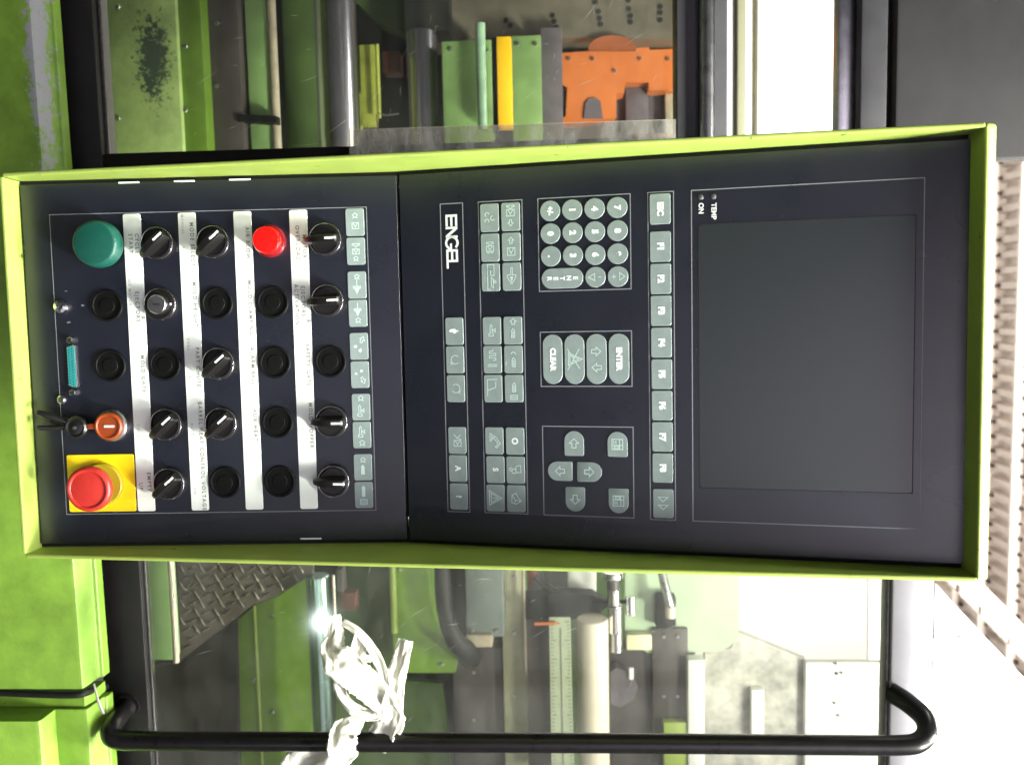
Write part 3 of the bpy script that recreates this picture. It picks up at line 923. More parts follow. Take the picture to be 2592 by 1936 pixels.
def PZ(px, py, z):
    d = MINV @ (RUF @ Vector(((py - CY) / F_PX, (px - CX) / F_PX, 1.0)))
    return CAMM + d * ((z - CAMM.z) / d.z)


def mthing(name, label, cat, base=(0, 0, 0), group=None):
    t = thing(name, label, cat, MROT @ Vector(base), (0, 0, TH), group)
    t['_b'] = list(base)
    return t


def mb_build(mb, name, material, parent, smooth=35, **kw):
    if parent is not None:
        b = parent['_b']
        mb.v = [(x - b[0], y - b[1], z - b[2]) for x, y, z in mb.v]
        return mb.build(name, material, parent, smooth, **kw)
    return mb.build(name, material, None, smooth, rot=(0, 0, TH), **kw)


def pbox(px0, px1, py0, py1, Y, D, bev=.002, mb=None):
    mb = mb or MB()
    pm, qm = (px0 + px1) / 2, (py0 + py1) / 2
    z0, z1 = P(px0, qm, Y).z, P(px1, qm, Y).z
    x0, x1 = P(pm, py0, Y).x, P(pm, py1, Y).x
    return mb.box(x0, x1, Y, Y + D, z0, z1, bev)


def ppoly(pts, Y, D, mb=None):
    mb = mb or MB()
    q = [P(a, b, Y) for a, b in pts]
    n = len(q)
    ar = sum(q[i].x * q[(i + 1) % n].z - q[(i + 1) % n].x * q[i].z for i in range(n))
    if ar < 0: q = q[::-1]
    vs = [(p.x, Y, p.z) for p in q] + [(p.x, Y + D, p.z) for p in q]
    fs = [tuple(range(n)), tuple(reversed(range(n, 2 * n)))]
    for i in range(n):
        j = (i + 1) % n
        fs.append((j, i, i + n, j + n))
    return mb.add(vs, fs)


def pcylx(pxc, rpx, py0, py1, Y, mb=None, n=40):
    mb = mb or MB()
    c = P(pxc, (py0 + py1) / 2, Y)
    r = rpx * (Y - CAMM.y) / F_PX
    x0, x1 = P(pxc, py0, Y).x, P(pxc, py1, Y).x
    return mb.lathe([(r * .94, x0), (r, x0 + r * .08), (r, x1 - r * .08), (r * .94, x1)], (0, Y, c.z), n, 'x')


def pcylz(pyc, rpx, px0, px1, Y, mb=None, n=32):
    mb = mb or MB()
    c = P((px0 + px1) / 2, pyc, Y)
    r = rpx * (Y - CAMM.y) / F_PX
    z0, z1 = P(px0, pyc, Y).z, P(px1, pyc, Y).z
    return mb.lathe([(r * .92, z0), (r, z0 + r * .1), (r, z1 - r * .1), (r * .92, z1)], (c.x, Y, 0), n, 'z')


def ptube(pts, rpx, n=14, flat=1.0, mb=None, wob=0.0, sub_=1, pleat=0.0):
    mb = mb or MB()
    q = [P(a, b, Y) for a, b, Y in pts]
    if sub_ > 1:                                   # Catmull-Rom smoothing
        out, rr = [], []
        rl = rpx if isinstance(rpx, (list, tuple)) else [rpx] * len(q)
        for i in range(len(q) - 1):
            p0, p1, p2, p3 = q[max(i - 1, 0)], q[i], q[i + 1], q[min(i + 2, len(q) - 1)]
            for k in range(sub_):
                t = k / sub_
                out.append(.5 * ((2 * p1) + (p2 - p0) * t + (2 * p0 - 5 * p1 + 4 * p2 - p3) * t * t + (3 * p1 - p0 - 3 * p2 + p3) * t ** 3))
                rr.append(rl[i] * (1 - t) + rl[i + 1] * t)
        out.append(q[-1]); rr.append(rl[-1])
        q, rpx = out, rr
    rs = rpx if isinstance(rpx, (list, tuple)) else [rpx] * len(q)
    rs = [r * (p.y - CAMM.y) / F_PX for r, p in zip(rs, q)]
    return mb.tube(q, rs, n, True, flat, wob, pleat)


# ------------------------------------------------------------------ hall: floor, wall, ceiling
fl = MB().box(-6, 6, -5, 6.6, -1.34, -1.30)
mb_build(fl, 'floor', FLOOR, None, 0, kind='structure')
ZC = 2.62
YB = 5.2
mb_build(MB().box(-6, 6, YB, YB + .2, -1.3, ZC), 'back_wall', WHITE, None, 0, kind='structure')
mb_build(MB().box(-0.35, 5, -4.6, -4.5, -1.3, ZC), 'reflection_wall', LILAC, None, 0, kind='structure')  # unseen wall added for its reflection, cut short to keep one side dark
# corrugated deck, flutes running away from us
deck = MB()
pitch = .085
x = -4.6
vs = []
while x < 5.0:
    vs += [(x, ZC), (x + pitch * .40, ZC), (x + pitch * .5, ZC + .035), (x + pitch * .9, ZC + .035)]
    x += pitch
n = len(vs)
deck.add([(a, 1.6, b) for a, b in vs] + [(a, YB, b) for a, b in vs], [(i + 1, i, n + i, n + i + 1) for i in range(n - 1)])
mb_build(deck, 'ceiling', CEIL, None, 0, kind='structure')
# purlins under the deck and the dark flute ends above them
rows = [PZ(2512, 800, ZC).y, PZ(2590, 800, ZC).y]
step = rows[0] - rows[1]
for k in range(-1, 3):
    y = rows[0] - step * k
    pl = mthing('roof_purlin', ['flat pale roof purlin nearest the white back wall', 'pale roof purlin just above the panel rim', 'pale roof purlin at the very edge of the picture', 'pale roof purlin beyond the picture edge'][k + 1], 'purlin', (0, y, ZC), 'purlins under the roof deck')
    mb_build(MB().box(-4.5, 4.5, y - .045, y - .02, ZC - .05, ZC - .002), 'flange', CEIL, pl, 0)
    g = MB()
    x = -4.6 + pitch * .02
    while x < 4.6:
        if random.random() > .06:
            e_ = random.uniform(-.004, .004)
            g.box(x + .008 + e_, x + pitch * random.uniform(.26, .33), y - .072 + e_, y - .047, ZC - .016, ZC - .001)
        x += pitch
    mb_build(g, 'flute_gap', CABIN, pl, 0, kind='stuff')
# sloping rafter and the white gable sheet under it, on the right
rf = mthing('roof_rafter', 'pinkish sloping rafter running down from the panel top corner', 'rafter', P(2345, 1420, 3.4))
a, b = P(2300, 1370, 3.4), P(2720, 1800, 3.1)
d = (b - a).normalized()
nv = Vector((d.z, 0, -d.x))
q = [a, a - nv * .11, b - nv * .11, b]
if True:
    vs = [(p.x, p.y - .02, p.z) for p in q] + [(p.x, p.y + .05, p.z) for p in q]
    mb_build(MB().add(vs, [(3, 2, 1, 0), (4, 5, 6, 7), (1, 5, 4, 0), (2, 6, 5, 1), (3, 7, 6, 2), (0, 4, 7, 3)]), 'web', CEIL, rf, 0)
    vs = [(p.x, p.y - .06, p.z) for p in (a - nv * .012, a + nv * .0, b + nv * .0, b - nv * .012)] + [(p.x, p.y + .06, p.z) for p in (a - nv * .012, a + nv * .0, b + nv * .0, b - nv * .012)]
    mb_build(MB().add(vs, [(0, 1, 2, 3), (7, 6, 5, 4), (0, 4, 5, 1), (1, 5, 6, 2), (2, 6, 7, 3), (3, 7, 4, 0)]), 'flange', CEIL, rf, 0)
    for px, py in ((2440, 1490), (2497, 1545), (2572, 1625)):
        c = P(px, py, 3.0)
        mb_build(MB().box(c.x - .02, c.x + .02, c.y, c.y + .03, c.z - .025, c.z + .025, .004), 'bracket', CEIL, rf)
gs = mthing('gable_sheet', 'white perforated wall sheet under the sloping rafter at lower right', 'wall sheet', P(2380, 1800, 3.5))
mb_build(ppoly([(2200, 1330), (2332, 1440), (2480, 1600), (2700, 1830), (2700, 2150), (2200, 2150)], 3.5, .03), 'sheet', WHITE, gs, 0)
sd = P(2350, 1612, 3.49); se = P(2485, 1615, 3.49)
mb_build(MB().box(sd.x, se.x + .0, 3.488, 3.494, 0, 0.01) if False else ppoly([(2345, 1609), (2485, 1614), (2485, 1619), (2345, 1613)], 3.488, .008), 'seam', BAND, gs, 0)
hp = MB()
for px, y0, y1 in ((2381, 1520, 1605), (2431, 1580, 1606), (2432, 1655, 1700), (2494, 1655, 1936), (2566, 1760, 1936), (2380, 1655, 1672)):
    y = y0
    while y < y1:
        pbox(px - 2.4, px + 2.4, y, y + 9, 3.485, .01, 0, hp)
        y += 25
mb_build(hp, 'perforation', BAND, gs, 0, kind='stuff')

# ------------------------------------------------------------------ base covers of the machine
def y_of(px, py, z):
    return PZ(px, py, z).y


def base_profile(px_front, ref, px_top, px_step, Y):
    """y-z section: front sheet, level ledge, small step up to the door sill"""
    zf = P(px_front, ref, Y).z
    Y2 = y_of(px_top, ref, zf + .002)
    zs = P(px_step, ref, Y2 + .002).z
    return [(Y, -1.3), (Y, zf - .006), (Y + .0012, zf - .0018), (Y + .005, zf), (Y2 - .003, zf + .0015), (Y2, zf + .003), (Y2 + .001, zs - .001), (Y2 + .003, zs), (Y2 + .016, zs), (Y2 + .016, -1.3)]


YB0 = .235
BASE_M = chipped('chipped_green_paint', (0.140, 0.252, 0.025), (0.22, 0.22, 0.24), (P(105, 110, YB0).x - .05, YB0 + .010, P(90, 110, YB0).z), (.30, .028, .016), 90, .27)
pf = base_profile(205, 1660, 248, 260, YB0)
xl, xr = -1.2, P(180, 1743, YB0).x
c1 = mthing('machine_cover', 'long green machine base cover below the left guard, chipped along its top edge', 'machine cover', (-.3, YB0 + .04, -1.3), 'green base covers')
cov = wall_prism(xl, xr, pf)
cov.v = [(x, y, z - (max(0.0, P(180, 1400, YB0).x - x) * .008 if z > -1 else 0)) for x, y, z in cov.v]
ob = mb_build(cov, 'cover_sheet', GREEN, c1, 25)
ob.data.materials.clear(); 
cov_m = BASE_M
ob.data.materials.append(cov_m)
nt = cov_m.node_tree
for nd in nt.nodes:
    if nd.type == 'MAPPING':
        l = nd.inputs['Location'].default_value
        nd.inputs['Location'].default_value = (l[0] + .3, l[1] - YB0 - .04, l[2] + 1.3)
c2 = mthing('machine_cover', 'short green base cover right of the seam with two bright folded edges', 'machine cover', (P(200, 1900, YB0).x, YB0 + .04, -1.3), 'green base covers')
pf2 = base_profile(226, 1860, 268, 278, YB0)
zl = P(142, 1860, YB0).z
YF = y_of(102, 1860, zl)
pf2[0:1] = [(YF, -1.3), (YF, zl - .006), (YF + .0015, zl - .0015), (YF + .005, zl), (YB0, zl + .001)]
zl0, zl1 = zl, zl
mb_build(wall_prism(P(180, 1795, YB0).x, 1.3, pf2), 'cover_sheet', GREEN, c2, 25)
mb_build(wall_prism(P(180, 1766, YB0).x, P(180, 1793, YB0).x, [(YB0 + .006, -1.3), (YB0 + .006, zl0 + .036), (YB0 + .02, zl1 + .040), (YB0 + .05, zl1 + .040), (YB0 + .05, -1.3)]), 'end_strip', GREEN, c2, 25)
mb_build(ptube([(-40, 1752, YB0), (0, 1753, YB0), (90, 1757, YB0), (170, 1759, YB0), (205, 1757, YB0 + .002), (226, 1750, .250), (246, 1742, .275), (268, 1737, .298)], 8.5, 10, sub_=4), 'rubber_seal', RUBB, c2)

# ------------------------------------------------------------------ left guard door
YD = .32
dl = mthing('guard_door', 'left guard door with a black frame and a scratched clear pane', 'guard door', (P(200, 100, YD).x, YD, P(200, 100, YD).z), 'sliding guard doors')
zr0, zr1 = P(140, 228, YD).z, P(259, 228, YD).z
xpost = P(900, 373, YD).x
mb_build(MB().box(-1.25, xpost + .12, YD - .012, YD + .0035, zr0 - .03, zr1, .002), 'bottom_rail', RAILM, dl)
mb_build(MB().box(-1.25, xpost + .12, YD + .0005, YD + .0036, zr1 + .0004, zr1 + .0040, .0006), 'pane_bead', EDGE, dl)
zt0, zt1 = P(1710, 200, YD).z, P(1838, 200, YD).z
mb_build(MB().box(xpost, xpost + .12, YD - .010, YD + .03, zr1 + .0005, zt0 - .0005, .002), 'post', RAILM, dl)
mb_build(MB().box(-1.25, xpost + .12, YD - .010, YD + .03, zt0, zt1, .003), 'top_rail', BAND, dl)
mb_build(pcylx(1790, 19, -900, 440, YD - .02), 'runner_tube', STEEL, dl)
mb_build(MB().box(-1.25, xpost, YD + .004, YD + .008, zr1, zt0), 'pane', PANE, dl, 0)
mb_build(MB().box(P(1300, 322, YD).x, P(1300, 378, YD - .01).x + .01, YD - .016, YD - .0135, P(890, 340, YD).z, zt0 - .002), 'pane_lap', LAP, dl, 0)

# ------------------------------------------------------------------ upper cabinet (top left of the place)
cb = mthing('machine_cabinet', 'dark grey machine cabinet with folded bands, above the left guard door', 'cabinet', (P(2300, 100, YD).x, YD, P(2130, 100, YD).z))
xr_ = P(2400, 409, .34).x
mb_build(pbox(2124, 2172, -900, 480, .36, .02, .004), 'lower_lip', STEEL, cb)
mb_build(pbox(2160, 2200, -900, 480, .375, .02, 0), 'groove', GAP, cb)
mb_build(pbox(2185, 2255, -900, 480, .34, .025, .003), 'band', BAND, cb)
mb_build(pbox(2250, 2285, -900, 470, .36, .02, 0), 'groove', GAP, cb)
z0 = P(2268, 200, .34).z
mb_build(MB().box(-1.3, xr_, .34, .365, z0, z0 + .5, .004), 'door_panel', CABIN, cb)

# ------------------------------------------------------------------ clamping unit seen through the left pane
cl = mthing('clamping_unit', 'green clamping unit with steel tie bars behind the left pane', 'machine', (P(700, 100, .8).x, .8, -1.3))
SMEAR = chipped('smeared_green_paint', (0.42, 0.56, 0.20), (0.05, 0.075, 0.05), (0, 0, 0), (.085, .3, .034), 120, .26, .5)
lo = P(388, 150, .62)
pc = pbox(262, 436, -700, 460, .62, .05)
ob = mb_build(pc, 'lower_plate', SMEAR, cl)
for nd in SMEAR.node_tree.nodes:
    if nd.type == 'MAPPING':
        nd.inputs['Location'].default_value = (lo.x - cl['_b'][0], lo.y - cl['_b'][1], lo.z - cl['_b'][2])
mb_build(pbox(435, 500, -700, 460, .63, .05), 'upper_plate', GREEN, cl)
mb_build(pbox(508, 594, -700, 460, .66, .04), 'slide_bar', BROWN, cl)
mb_build(pbox(612, 668, -700, 460, .68, .04), 'cover_plate', GREEN_P, cl)
mb_build(pcylx(680, 11, -700, 460, .68), 'guide_rod', BEIGE, cl)
mb_build(ppoly([(600, 289), (700, 294), (700, 312), (600, 307)], .655, .02), 'strap', RUBB, cl, 0)
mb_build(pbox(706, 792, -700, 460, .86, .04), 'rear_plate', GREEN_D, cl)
mb_build(pcylx(842, 52, -700, 460, .72), 'tie_bar', BAR, cl)
mb_build(pcylx(1073, 40, 82, 460, .95), 'tie_bar', BAR, cl)
mb_build(pbox(1012, 1125, -700, 80, .93, .08), 'bar_housing', DARK, cl)
mb_build(pbox(912, 950, 113, 320, .9, .02), 'bracket', YG, cl)
mb_build(ppoly([(896, 228), (914, 238), (914, 318), (896, 370)], .9, .02), 'bracket', YG, cl, 0)
mb_build(pcylx(957, 5, 113, 300, .88), 'thin_rod', YG, cl)
mb_build(pbox(968, 1012, 130, 185, .98, .04), 'rusty_block', DRUST, cl)
mb_build(pbox(1122, 1248, 103, 460, .9, .05), 'mould_plate', GREEN_P, cl)
mb_build(pcylx(1219, 12, 60, 330, .8), 'glassy_rod', mat('pale_glassy_plastic', (0.26, 0.40, 0.28), 0.2, var=0.25, vscale=40), cl)
mb_build(pbox(1246, 1259, 95, 330, .83, .03, 0), 'dark_slot', GAP, cl)
ys = mb_build(pbox(1259, 1295, 93, 323, .82, .03, .001), 'warning_strip', YSTR, cl)
mb_build(pbox(1297, 1372, 90, 460, .93, .05), 'mould_plate', GREEN_P, cl)
mb_build(pbox(1370, 1425, 70, 460, .96, .05), 'mould_plate', SHAD, cl)
mb_build(pbox(1425, 1720, 60, 460, 1.12, .02), 'rear_guard', SHAD, cl)
pt = mb_build(ppoly([(1085, -700), (1722, -700), (1722, 100), (1300, 92), (1085, 108)], 1.0, .09), 'platen', PLAT, cl, 0)
for k, (a, b) in enumerate([(710, 145), (725, 200), (750, 255), (1130, 110), (1140, 170), (1150, 225), (1405, 85), (1420, 150), (1420, 205), (1690, 65), (1690, 120), (1690, 185), (1100, 25), (1400, 8), (290, 190), (330, 235)]):
    px, py = 1200 + a * .2785, b * .2785
    if py > 92: py = 88
    c = P(px, py, 1.0)
    h = MB().lathe([(.0055, .9985), (.0048, .9995)], (c.x, 0, c.z), 12, 'y')
    h.v = [(v[0], v[1], v[2]) for v in h.v]
    bb = cl['_b']
    h.v = [(v[0] - bb[0], v[1] - bb[1], v[2] - bb[2]) for v in h.v]
    h.build('bolt_hole', GAP, pt, 0)
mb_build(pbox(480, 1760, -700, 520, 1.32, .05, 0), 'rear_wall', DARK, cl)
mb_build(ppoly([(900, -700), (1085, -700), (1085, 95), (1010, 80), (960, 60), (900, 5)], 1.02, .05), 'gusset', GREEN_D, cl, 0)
# curled offcut of film caught at the pane edge
fc = mthing('film_offcut', 'curled clear film offcut at the lower edge of the left pane', 'film', P(950, 340, YD - .03))
for i, pts in enumerate([[(930, 315), (931, 355), (942, 380), (965, 397)], [(940, 330), (948, 370), (968, 388), (985, 398)], [(975, 325), (985, 345), (993, 365), (996, 385)], [(955, 285), (975, 292), (1010, 288)], [(952, 290), (956, 320), (960, 340)]]):
    mb_build(ptube([(a, b, YD - .03 - .004 * i) for a, b in pts], [1.2, 3.2, 2.6, 1.0][:len(pts)], 6, .3, sub_=4), 'film_curl', LAP, fc)

# ------------------------------------------------------------------ orange machine behind the clamping unit
om = mthing('orange_machine', 'bright orange machine casing with dark openings behind the left pane', 'machine', P(1560, 300, 1.1))
mb_build(ppoly([(1420, 135), (1643, 120), (1644, 127), (1712, 124), (1712, 229), (1642, 229), (1642, 209), (1584, 209), (1580, 236), (1560, 240), (1560, 298), (1400, 318), (1390, 300), (1432, 296), (1436, 222), (1421, 214)], 1.06, .05), 'casing', ORM, om, 0)
arc = [(1478, 300), (1482, 262), (1492, 250), (1508, 248), (1520, 256), (1526, 300)]
mb_build(ppoly(arc, 1.055, .006), 'opening', SHAD, om, 0)
mb_build(pbox(1584, 1641, 209, 345, 1.10, .05), 'motor_block', SHAD, om)
mb_build(pbox(1560, 1712, 236, 345, 1.13, .03), 'lower_frame', BROWN, om)
mb_build(pbox(1684, 1712, 235, 345, 1.09, .03), 'upright', BEIGE, om)
dm = [(1490 + 60 - 60 * math.cos(R(t)), 124 - 34 * math.sin(R(t))) for t in range(0, 181, 15)]
mb_build(ppoly(dm, .985, .02), 'domed_lid', ORD, om, 0)
mb_build(ppoly([(1575, 342), (1712, 337), (1712, 358), (1575, 361)], .4, .02), 'lower_ledge', ORM, om, 0)
# pale rails in the gap above the left door
rl = mthing('pale_rail', 'cream horizontal rail in the bright gap above the left door', 'rail', P(1880, 100, 1.6))
mb_build(pbox(1868, 1890, -800, 480, 1.6, .05, .003), 'rail_bar', CREAM, rl)
mb_build(pbox(1912, 1921, -800, 480, 1.62, .04, .002), 'rail_edge', COLM, rl)
mb_build(pbox(1861, 1866, -800, 480, 1.62, .04, .001), 'rail_edge', COLM, rl)

# ------------------------------------------------------------------ right guard door with its handle
dr = mthing('guard_door', 'right guard door with a black lower rail, pale top rail and tube handle', 'guard door', (P(300, 1700, YD).x, YD, P(300, 1700, YD).z), 'sliding guard doors')
zr0, zr1 = P(266, 1660, YD).z, P(376, 1660, YD).z
mb_build(MB().box(.10, 1.3, YD - .010, YD + .0035, zr0, zr1, .002), 'bottom_rail', RAILM, dr)
mb_build(MB().box(.10, 1.3, YD + .0005, YD + .0036, zr1 + .0004, zr1 + .0028, .0005), 'pane_bead', EDGE, dr)
ztr = P(2247, 1650, YD).z
ztt = P(2352, 1650, YD).z
mb_build(MB().box(.10, 1.3, YD - .012, YD + .03, ztr, ztt, .003), 'top_rail', TOPR, dr)
mb_build(MB().box(.10, 1.3, YD - .008, YD + .02, ztt + .0004, ztt + .0022), 'top_edge_shade', GAP, dr, 0)  # dark strip standing for the shade along the rail's upper edge
mb_build(MB().box(.10, 1.3, YD - .006, YD + .010, ztr - .004, ztr - .0005, .0008), 'pane_bead', EDGE, dr)
mb_build(MB().box(.10, 1.3, YD + .004, YD + .008, zr1 + .003, ztr - .003), 'pane', PANE2, dr, 0)
YH = .235
hp = [(322, 1788, YD - .012), (305, 1808, YD - .03), (283, 1838, YH + .015), (282, 1862, YH + .002), (310, 1873, YH), (370, 1874, YH), (700, 1876, YH), (1200, 1878, YH), (1700, 1881, YH), (2180, 1885, YH), (2280, 1885, YH), (2325, 1878, YH + .002), (2347, 1852, YH + .012), (2338, 1815, YH + .030), (2298, 1778, YH + .055), (2256, 1752, YD - .012)]
mb_build(ptube(hp, 25.5, 20, sub_=5), 'handle', HAND, dr, 60)
ends = MB()
c = P(322, 1788, YD - .012); ends.lathe([(.017, YD - .0135), (.017, YD - .011)], (c.x, 0, c.z), 24, 'y')
mb_build(ends, 'handle_foot', HAND, dr)

# ------------------------------------------------------------------ injection unit behind the right pane
iu = mthing('injection_unit', 'injection unit with green plates, hose and chromed cylinder behind the right pane', 'machine', (P(900, 1650, .9).x, .9, -1.3))
mb_build(pbox(366, 430, 1380, 1670, .64, .03), 'lower_plate', GREEN_P, iu)
mb_build(pcylx(438, 8, 1380, 1676, .60), 'bright_rod', TAN, iu)
tp_pts = [(446, 1370), (800, 1370), (790, 1452), (700, 1508), (640, 1530), (600, 1562), (455, 1672)]
tp = mb_build(ppoly(tp_pts, .80, .01), 'tread_plate', TREAD, iu, 0)
lug_v = MB().tube([(-.0095, 0, 0), (-.004, -.0012, 0), (.004, -.0012, 0), (.0095, 0, 0)], [.0005, .0012, .0012, .0005], 6)
lug_m = lug_v.mesh('lug', LUG, 40)


def inside(px, py, poly):
    c = False
    n = len(poly)
    for i in range(n):
        x1, y1 = poly[i]; x2, y2 = poly[(i + 1) % n]
        if (y1 > py) != (y2 > py) and px < (x2 - x1) * (py - y1) / (y2 - y1) + x1: c = not c
    return c


bb = Vector(iu['_b'])
k = 0
for i in range(14):
    for j in range(13):
        px, py = 462 + i * 25 + (j % 2) * 12, 1395 + j * 22
        if inside(px + 8, py + 8, tp_pts) and inside(px - 10, py - 8, tp_pts):
            c = P(px, py, .799)
            link('lug', lug_m, tp, c - bb, (0, R(62 if (i + j) % 2 else -28), 0))
            k += 1
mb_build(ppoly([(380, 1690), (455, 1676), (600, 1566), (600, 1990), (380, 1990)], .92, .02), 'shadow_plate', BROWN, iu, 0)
mb_build(ppoly([(603, 1568), (648, 1530), (700, 1510), (786, 1456), (790, 1990), (612, 1990)], .86, .03), 'front_plate', GREEN, iu, 0)
mb_build(pcylx(655, 4, 1532, 1990, .85), 'plate_fold', LIME, iu)
mb_build(pcylx(815, 30, 1455, 1990, .80), 'tie_bar', BAR_T, iu)
mb_build(pcylx(846, 3.5, 1455, 1560, .79), 'thin_rod', TAN, iu)
mb_build(pbox(850, 868, 1440, 1500, .84, .03), 'small_block', BROWN, iu)
mb_build(pbox(858, 900, 1500, 1545, .9, .03), 'rusty_block', DRUST, iu)
cur = [(990, 1370), (1085, 1370), (1094, 1440), (1095, 1500), (1100, 1560), (1118, 1600), (1150, 1640), (1162, 1650), (1152, 1702), (1000, 1702), (996, 1640)]
mb_build(ppoly(cur, .92, .03), 'curved_plate', GREEN, iu, 0)
mb_build(pcylx(995, 9, 1370, 1600, .90), 'plate_fold', LIME, iu)
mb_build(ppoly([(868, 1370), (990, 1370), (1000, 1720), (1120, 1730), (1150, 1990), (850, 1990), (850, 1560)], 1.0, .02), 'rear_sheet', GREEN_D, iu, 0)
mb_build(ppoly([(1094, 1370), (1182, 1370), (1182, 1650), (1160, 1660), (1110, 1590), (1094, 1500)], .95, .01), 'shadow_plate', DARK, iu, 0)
mb_build(ptube([(1118, 1400, .86), (1120, 1460, .86), (1126, 1540, .86), (1146, 1610, .86), (1180, 1648, .90), (1200, 1672, 1.10)], [19, 20, 21, 24, 28, 30], 16, sub_=5), 'hose', RUBB, iu, 60)
mb_build(pbox(1178, 1274, 1400, 1612, .92, .08, .004), 'terminal_box', GREYB, iu)
mb_build(pbox(1180, 1246, 1607, 1638, .91, .05), 'terminal_cover', BEIGE, iu)
mb_build(pbox(1150, 1276, 1640, 1990, .99, .05), 'carriage_block', BROWN, iu)
mb_build(pbox(1273, 1332, 1380, 1990, .97, .04), 'column', COLM, iu)
mb_build(pcylx(1326, 4, 1380, 1700, .95), 'thin_rod', BEIGE, iu)
mb_build(pbox(1328, 1395, 1540, 1990, 1.0, .04), 'carriage_block', BROWN, iu)
mb_build(pbox(1334, 1438, 1380, 1512, 1.08, .03), 'rear_panel', GREYB, iu)
mb_build(ppoly([(1336, 1380), (1356, 1400), (1362, 1440), (1350, 1472), (1338, 1494)], 1.05, .02), 'red_cap', ORD, iu, 0)
mb_build(pbox(1438, 1509, 1380, 1506, 1.04, .03), 'white_column', WHITE, iu)
for q0 in ([(1370, 1430, 1.0), (1380, 1470, 1.0), (1430, 1500, 1.0), (1500, 1512, .99), (1560, 1532, .97)], [(1352, 1460, 1.0), (1390, 1492, 1.0), (1440, 1505, 1.0), (1510, 1522, .98), (1585, 1522, .96)]):
    mb_build(ptube(q0, 4.5, 8, sub_=5), 'cable', RUBB, iu, 60)
mb_build(pcylx(1350, 1, 1500, 1502, 1.0), 'clip', RUBB, iu)
mb_build(ppoly([(1328, 1510), (1420, 1502), (1500, 1506), (1540, 1530), (1520, 1552), (1470, 1566), (1328, 1566)], .98, .04), 'dark_block', RUBB, iu, 0)
mb_build(pcylx(1502, 41, 1564, 1985, .92), 'cylinder', TAN, iu)
mb_build(pbox(1540, 1760, 1640, 1990, 1.03, .05), 'drive_block', BROWN, iu)
# chromed valve standing upright
for (y0, y1, c0, r0, m_) in ((1446, 1462, 1551, 27, CHROME), (1462, 1490, 1552, 17, BROWN), (1490, 1530, 1553, 16, CHROME), (1530, 1536, 1556, 20, STEEL), (1536, 1600, 1557, 18, CHROME), (1600, 1648, 1560, 15, STEEL)):
    mb_build(pcylx(c0, r0, y0, y1, .93), 'valve_section', m_, iu)
mb_build(pcylx(1596, 13, 1508, 1554, .94), 'valve_knob', CHROME, iu)
mb_build(pbox(1586, 1650, 1606, 1645, 1.0, .02), 'cream_block', CREAM, iu)
pg_ = [(1582, 1370), (1871, 1370), (1871, 1590), (1866, 1614), (1848, 1636), (1822, 1647), (1782, 1650), (1640, 1652), (1582, 1610)]
mb_build(ppoly(pg_, 1.02, .02), 'pale_panel', PANEG, iu, 0)
mb_build(ptube([(1668, 1400, .98), (1676, 1450, .97), (1690, 1510, .96), (1697, 1535, .96)], 12, 12, sub_=3), 'spout_pipe', STEEL, iu, 60)
mb_build(pbox(1660, 1712, 1508, 1592, .99, .03, .006), 'spout_clamp', RUBB, iu)
mb_build(pcylx(1697, 13, 1534, 1562, .955), 'spout_nut', TAN, iu)
mb_build(pbox(1652, 1742, 1590, 1990, 1.01, .03), 'drive_housing', BROWN, iu)
mb_build(ppoly([(1560, 1690), (1590, 1700), (1614, 1740), (1606, 1768), (1570, 1790), (1545, 1780), (1545, 1700)], .99, .03), 'pulley_guard', SHAD, iu, 0)
mb_build(pbox(1592, 1604, 1690, 1720, .985, .006), 'name_tag', WHITE, iu)
mb_build(pbox(1742, 1784, 1670, 1990, .985, .03), 'white_upright', WHITE, iu)
mb_build(pbox(1680, 1748, 1828, 1990, .99, .03), 'lit_green_block', LIME, iu)
ms = mthing('mottled_sheet', 'mottled grey sheet leaning beside the white upright, behind the right pane', 'metal sheet', P(1900, 1800, 1.06))
mb_build(ppoly([(1784, 1652), (1850, 1640), (1870, 1600), (2040, 1668), (2042, 1990), (1784, 1990)], 1.08, .02), 'sheet_body', MOTT, ms, 0)
mb_build(pcylz(1868, 3, 1860, 1868, 1.05), 'stud', STEEL, ms)
mb_build(pbox(1902, 1934, 1746, 1868, 1.06, .02), 'paper_tag', WHITE, ms)
ws = mthing('white_board', 'plain white board with a few dark specks, below the pale top rail', 'board', P(2140, 1800, 1.04))
mb_build(pbox(2038, 2300, 1676, 1990, 1.06, .02, .003), 'board_body', WHITE, ws)
sp = MB()
for px, py, r in ((2114, 1678, 3), (2118, 1704, 4), (2130, 1702, 3), (2112, 1778, 3), (2122, 1810, 3), (2116, 1680, 2)):
    pcylz(py, r, px - 3, px + 3, 1.057, sp, 8)
mb_build(sp, 'speck', BAND, ws, kind='stuff')
# brown shadowed back sheet closing the unit
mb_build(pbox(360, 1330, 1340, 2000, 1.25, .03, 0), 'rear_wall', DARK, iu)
mb_build(pbox(1330, 1640, 1340, 2000, 1.25, .03, 0), 'rear_wall', GREEN_P, iu)

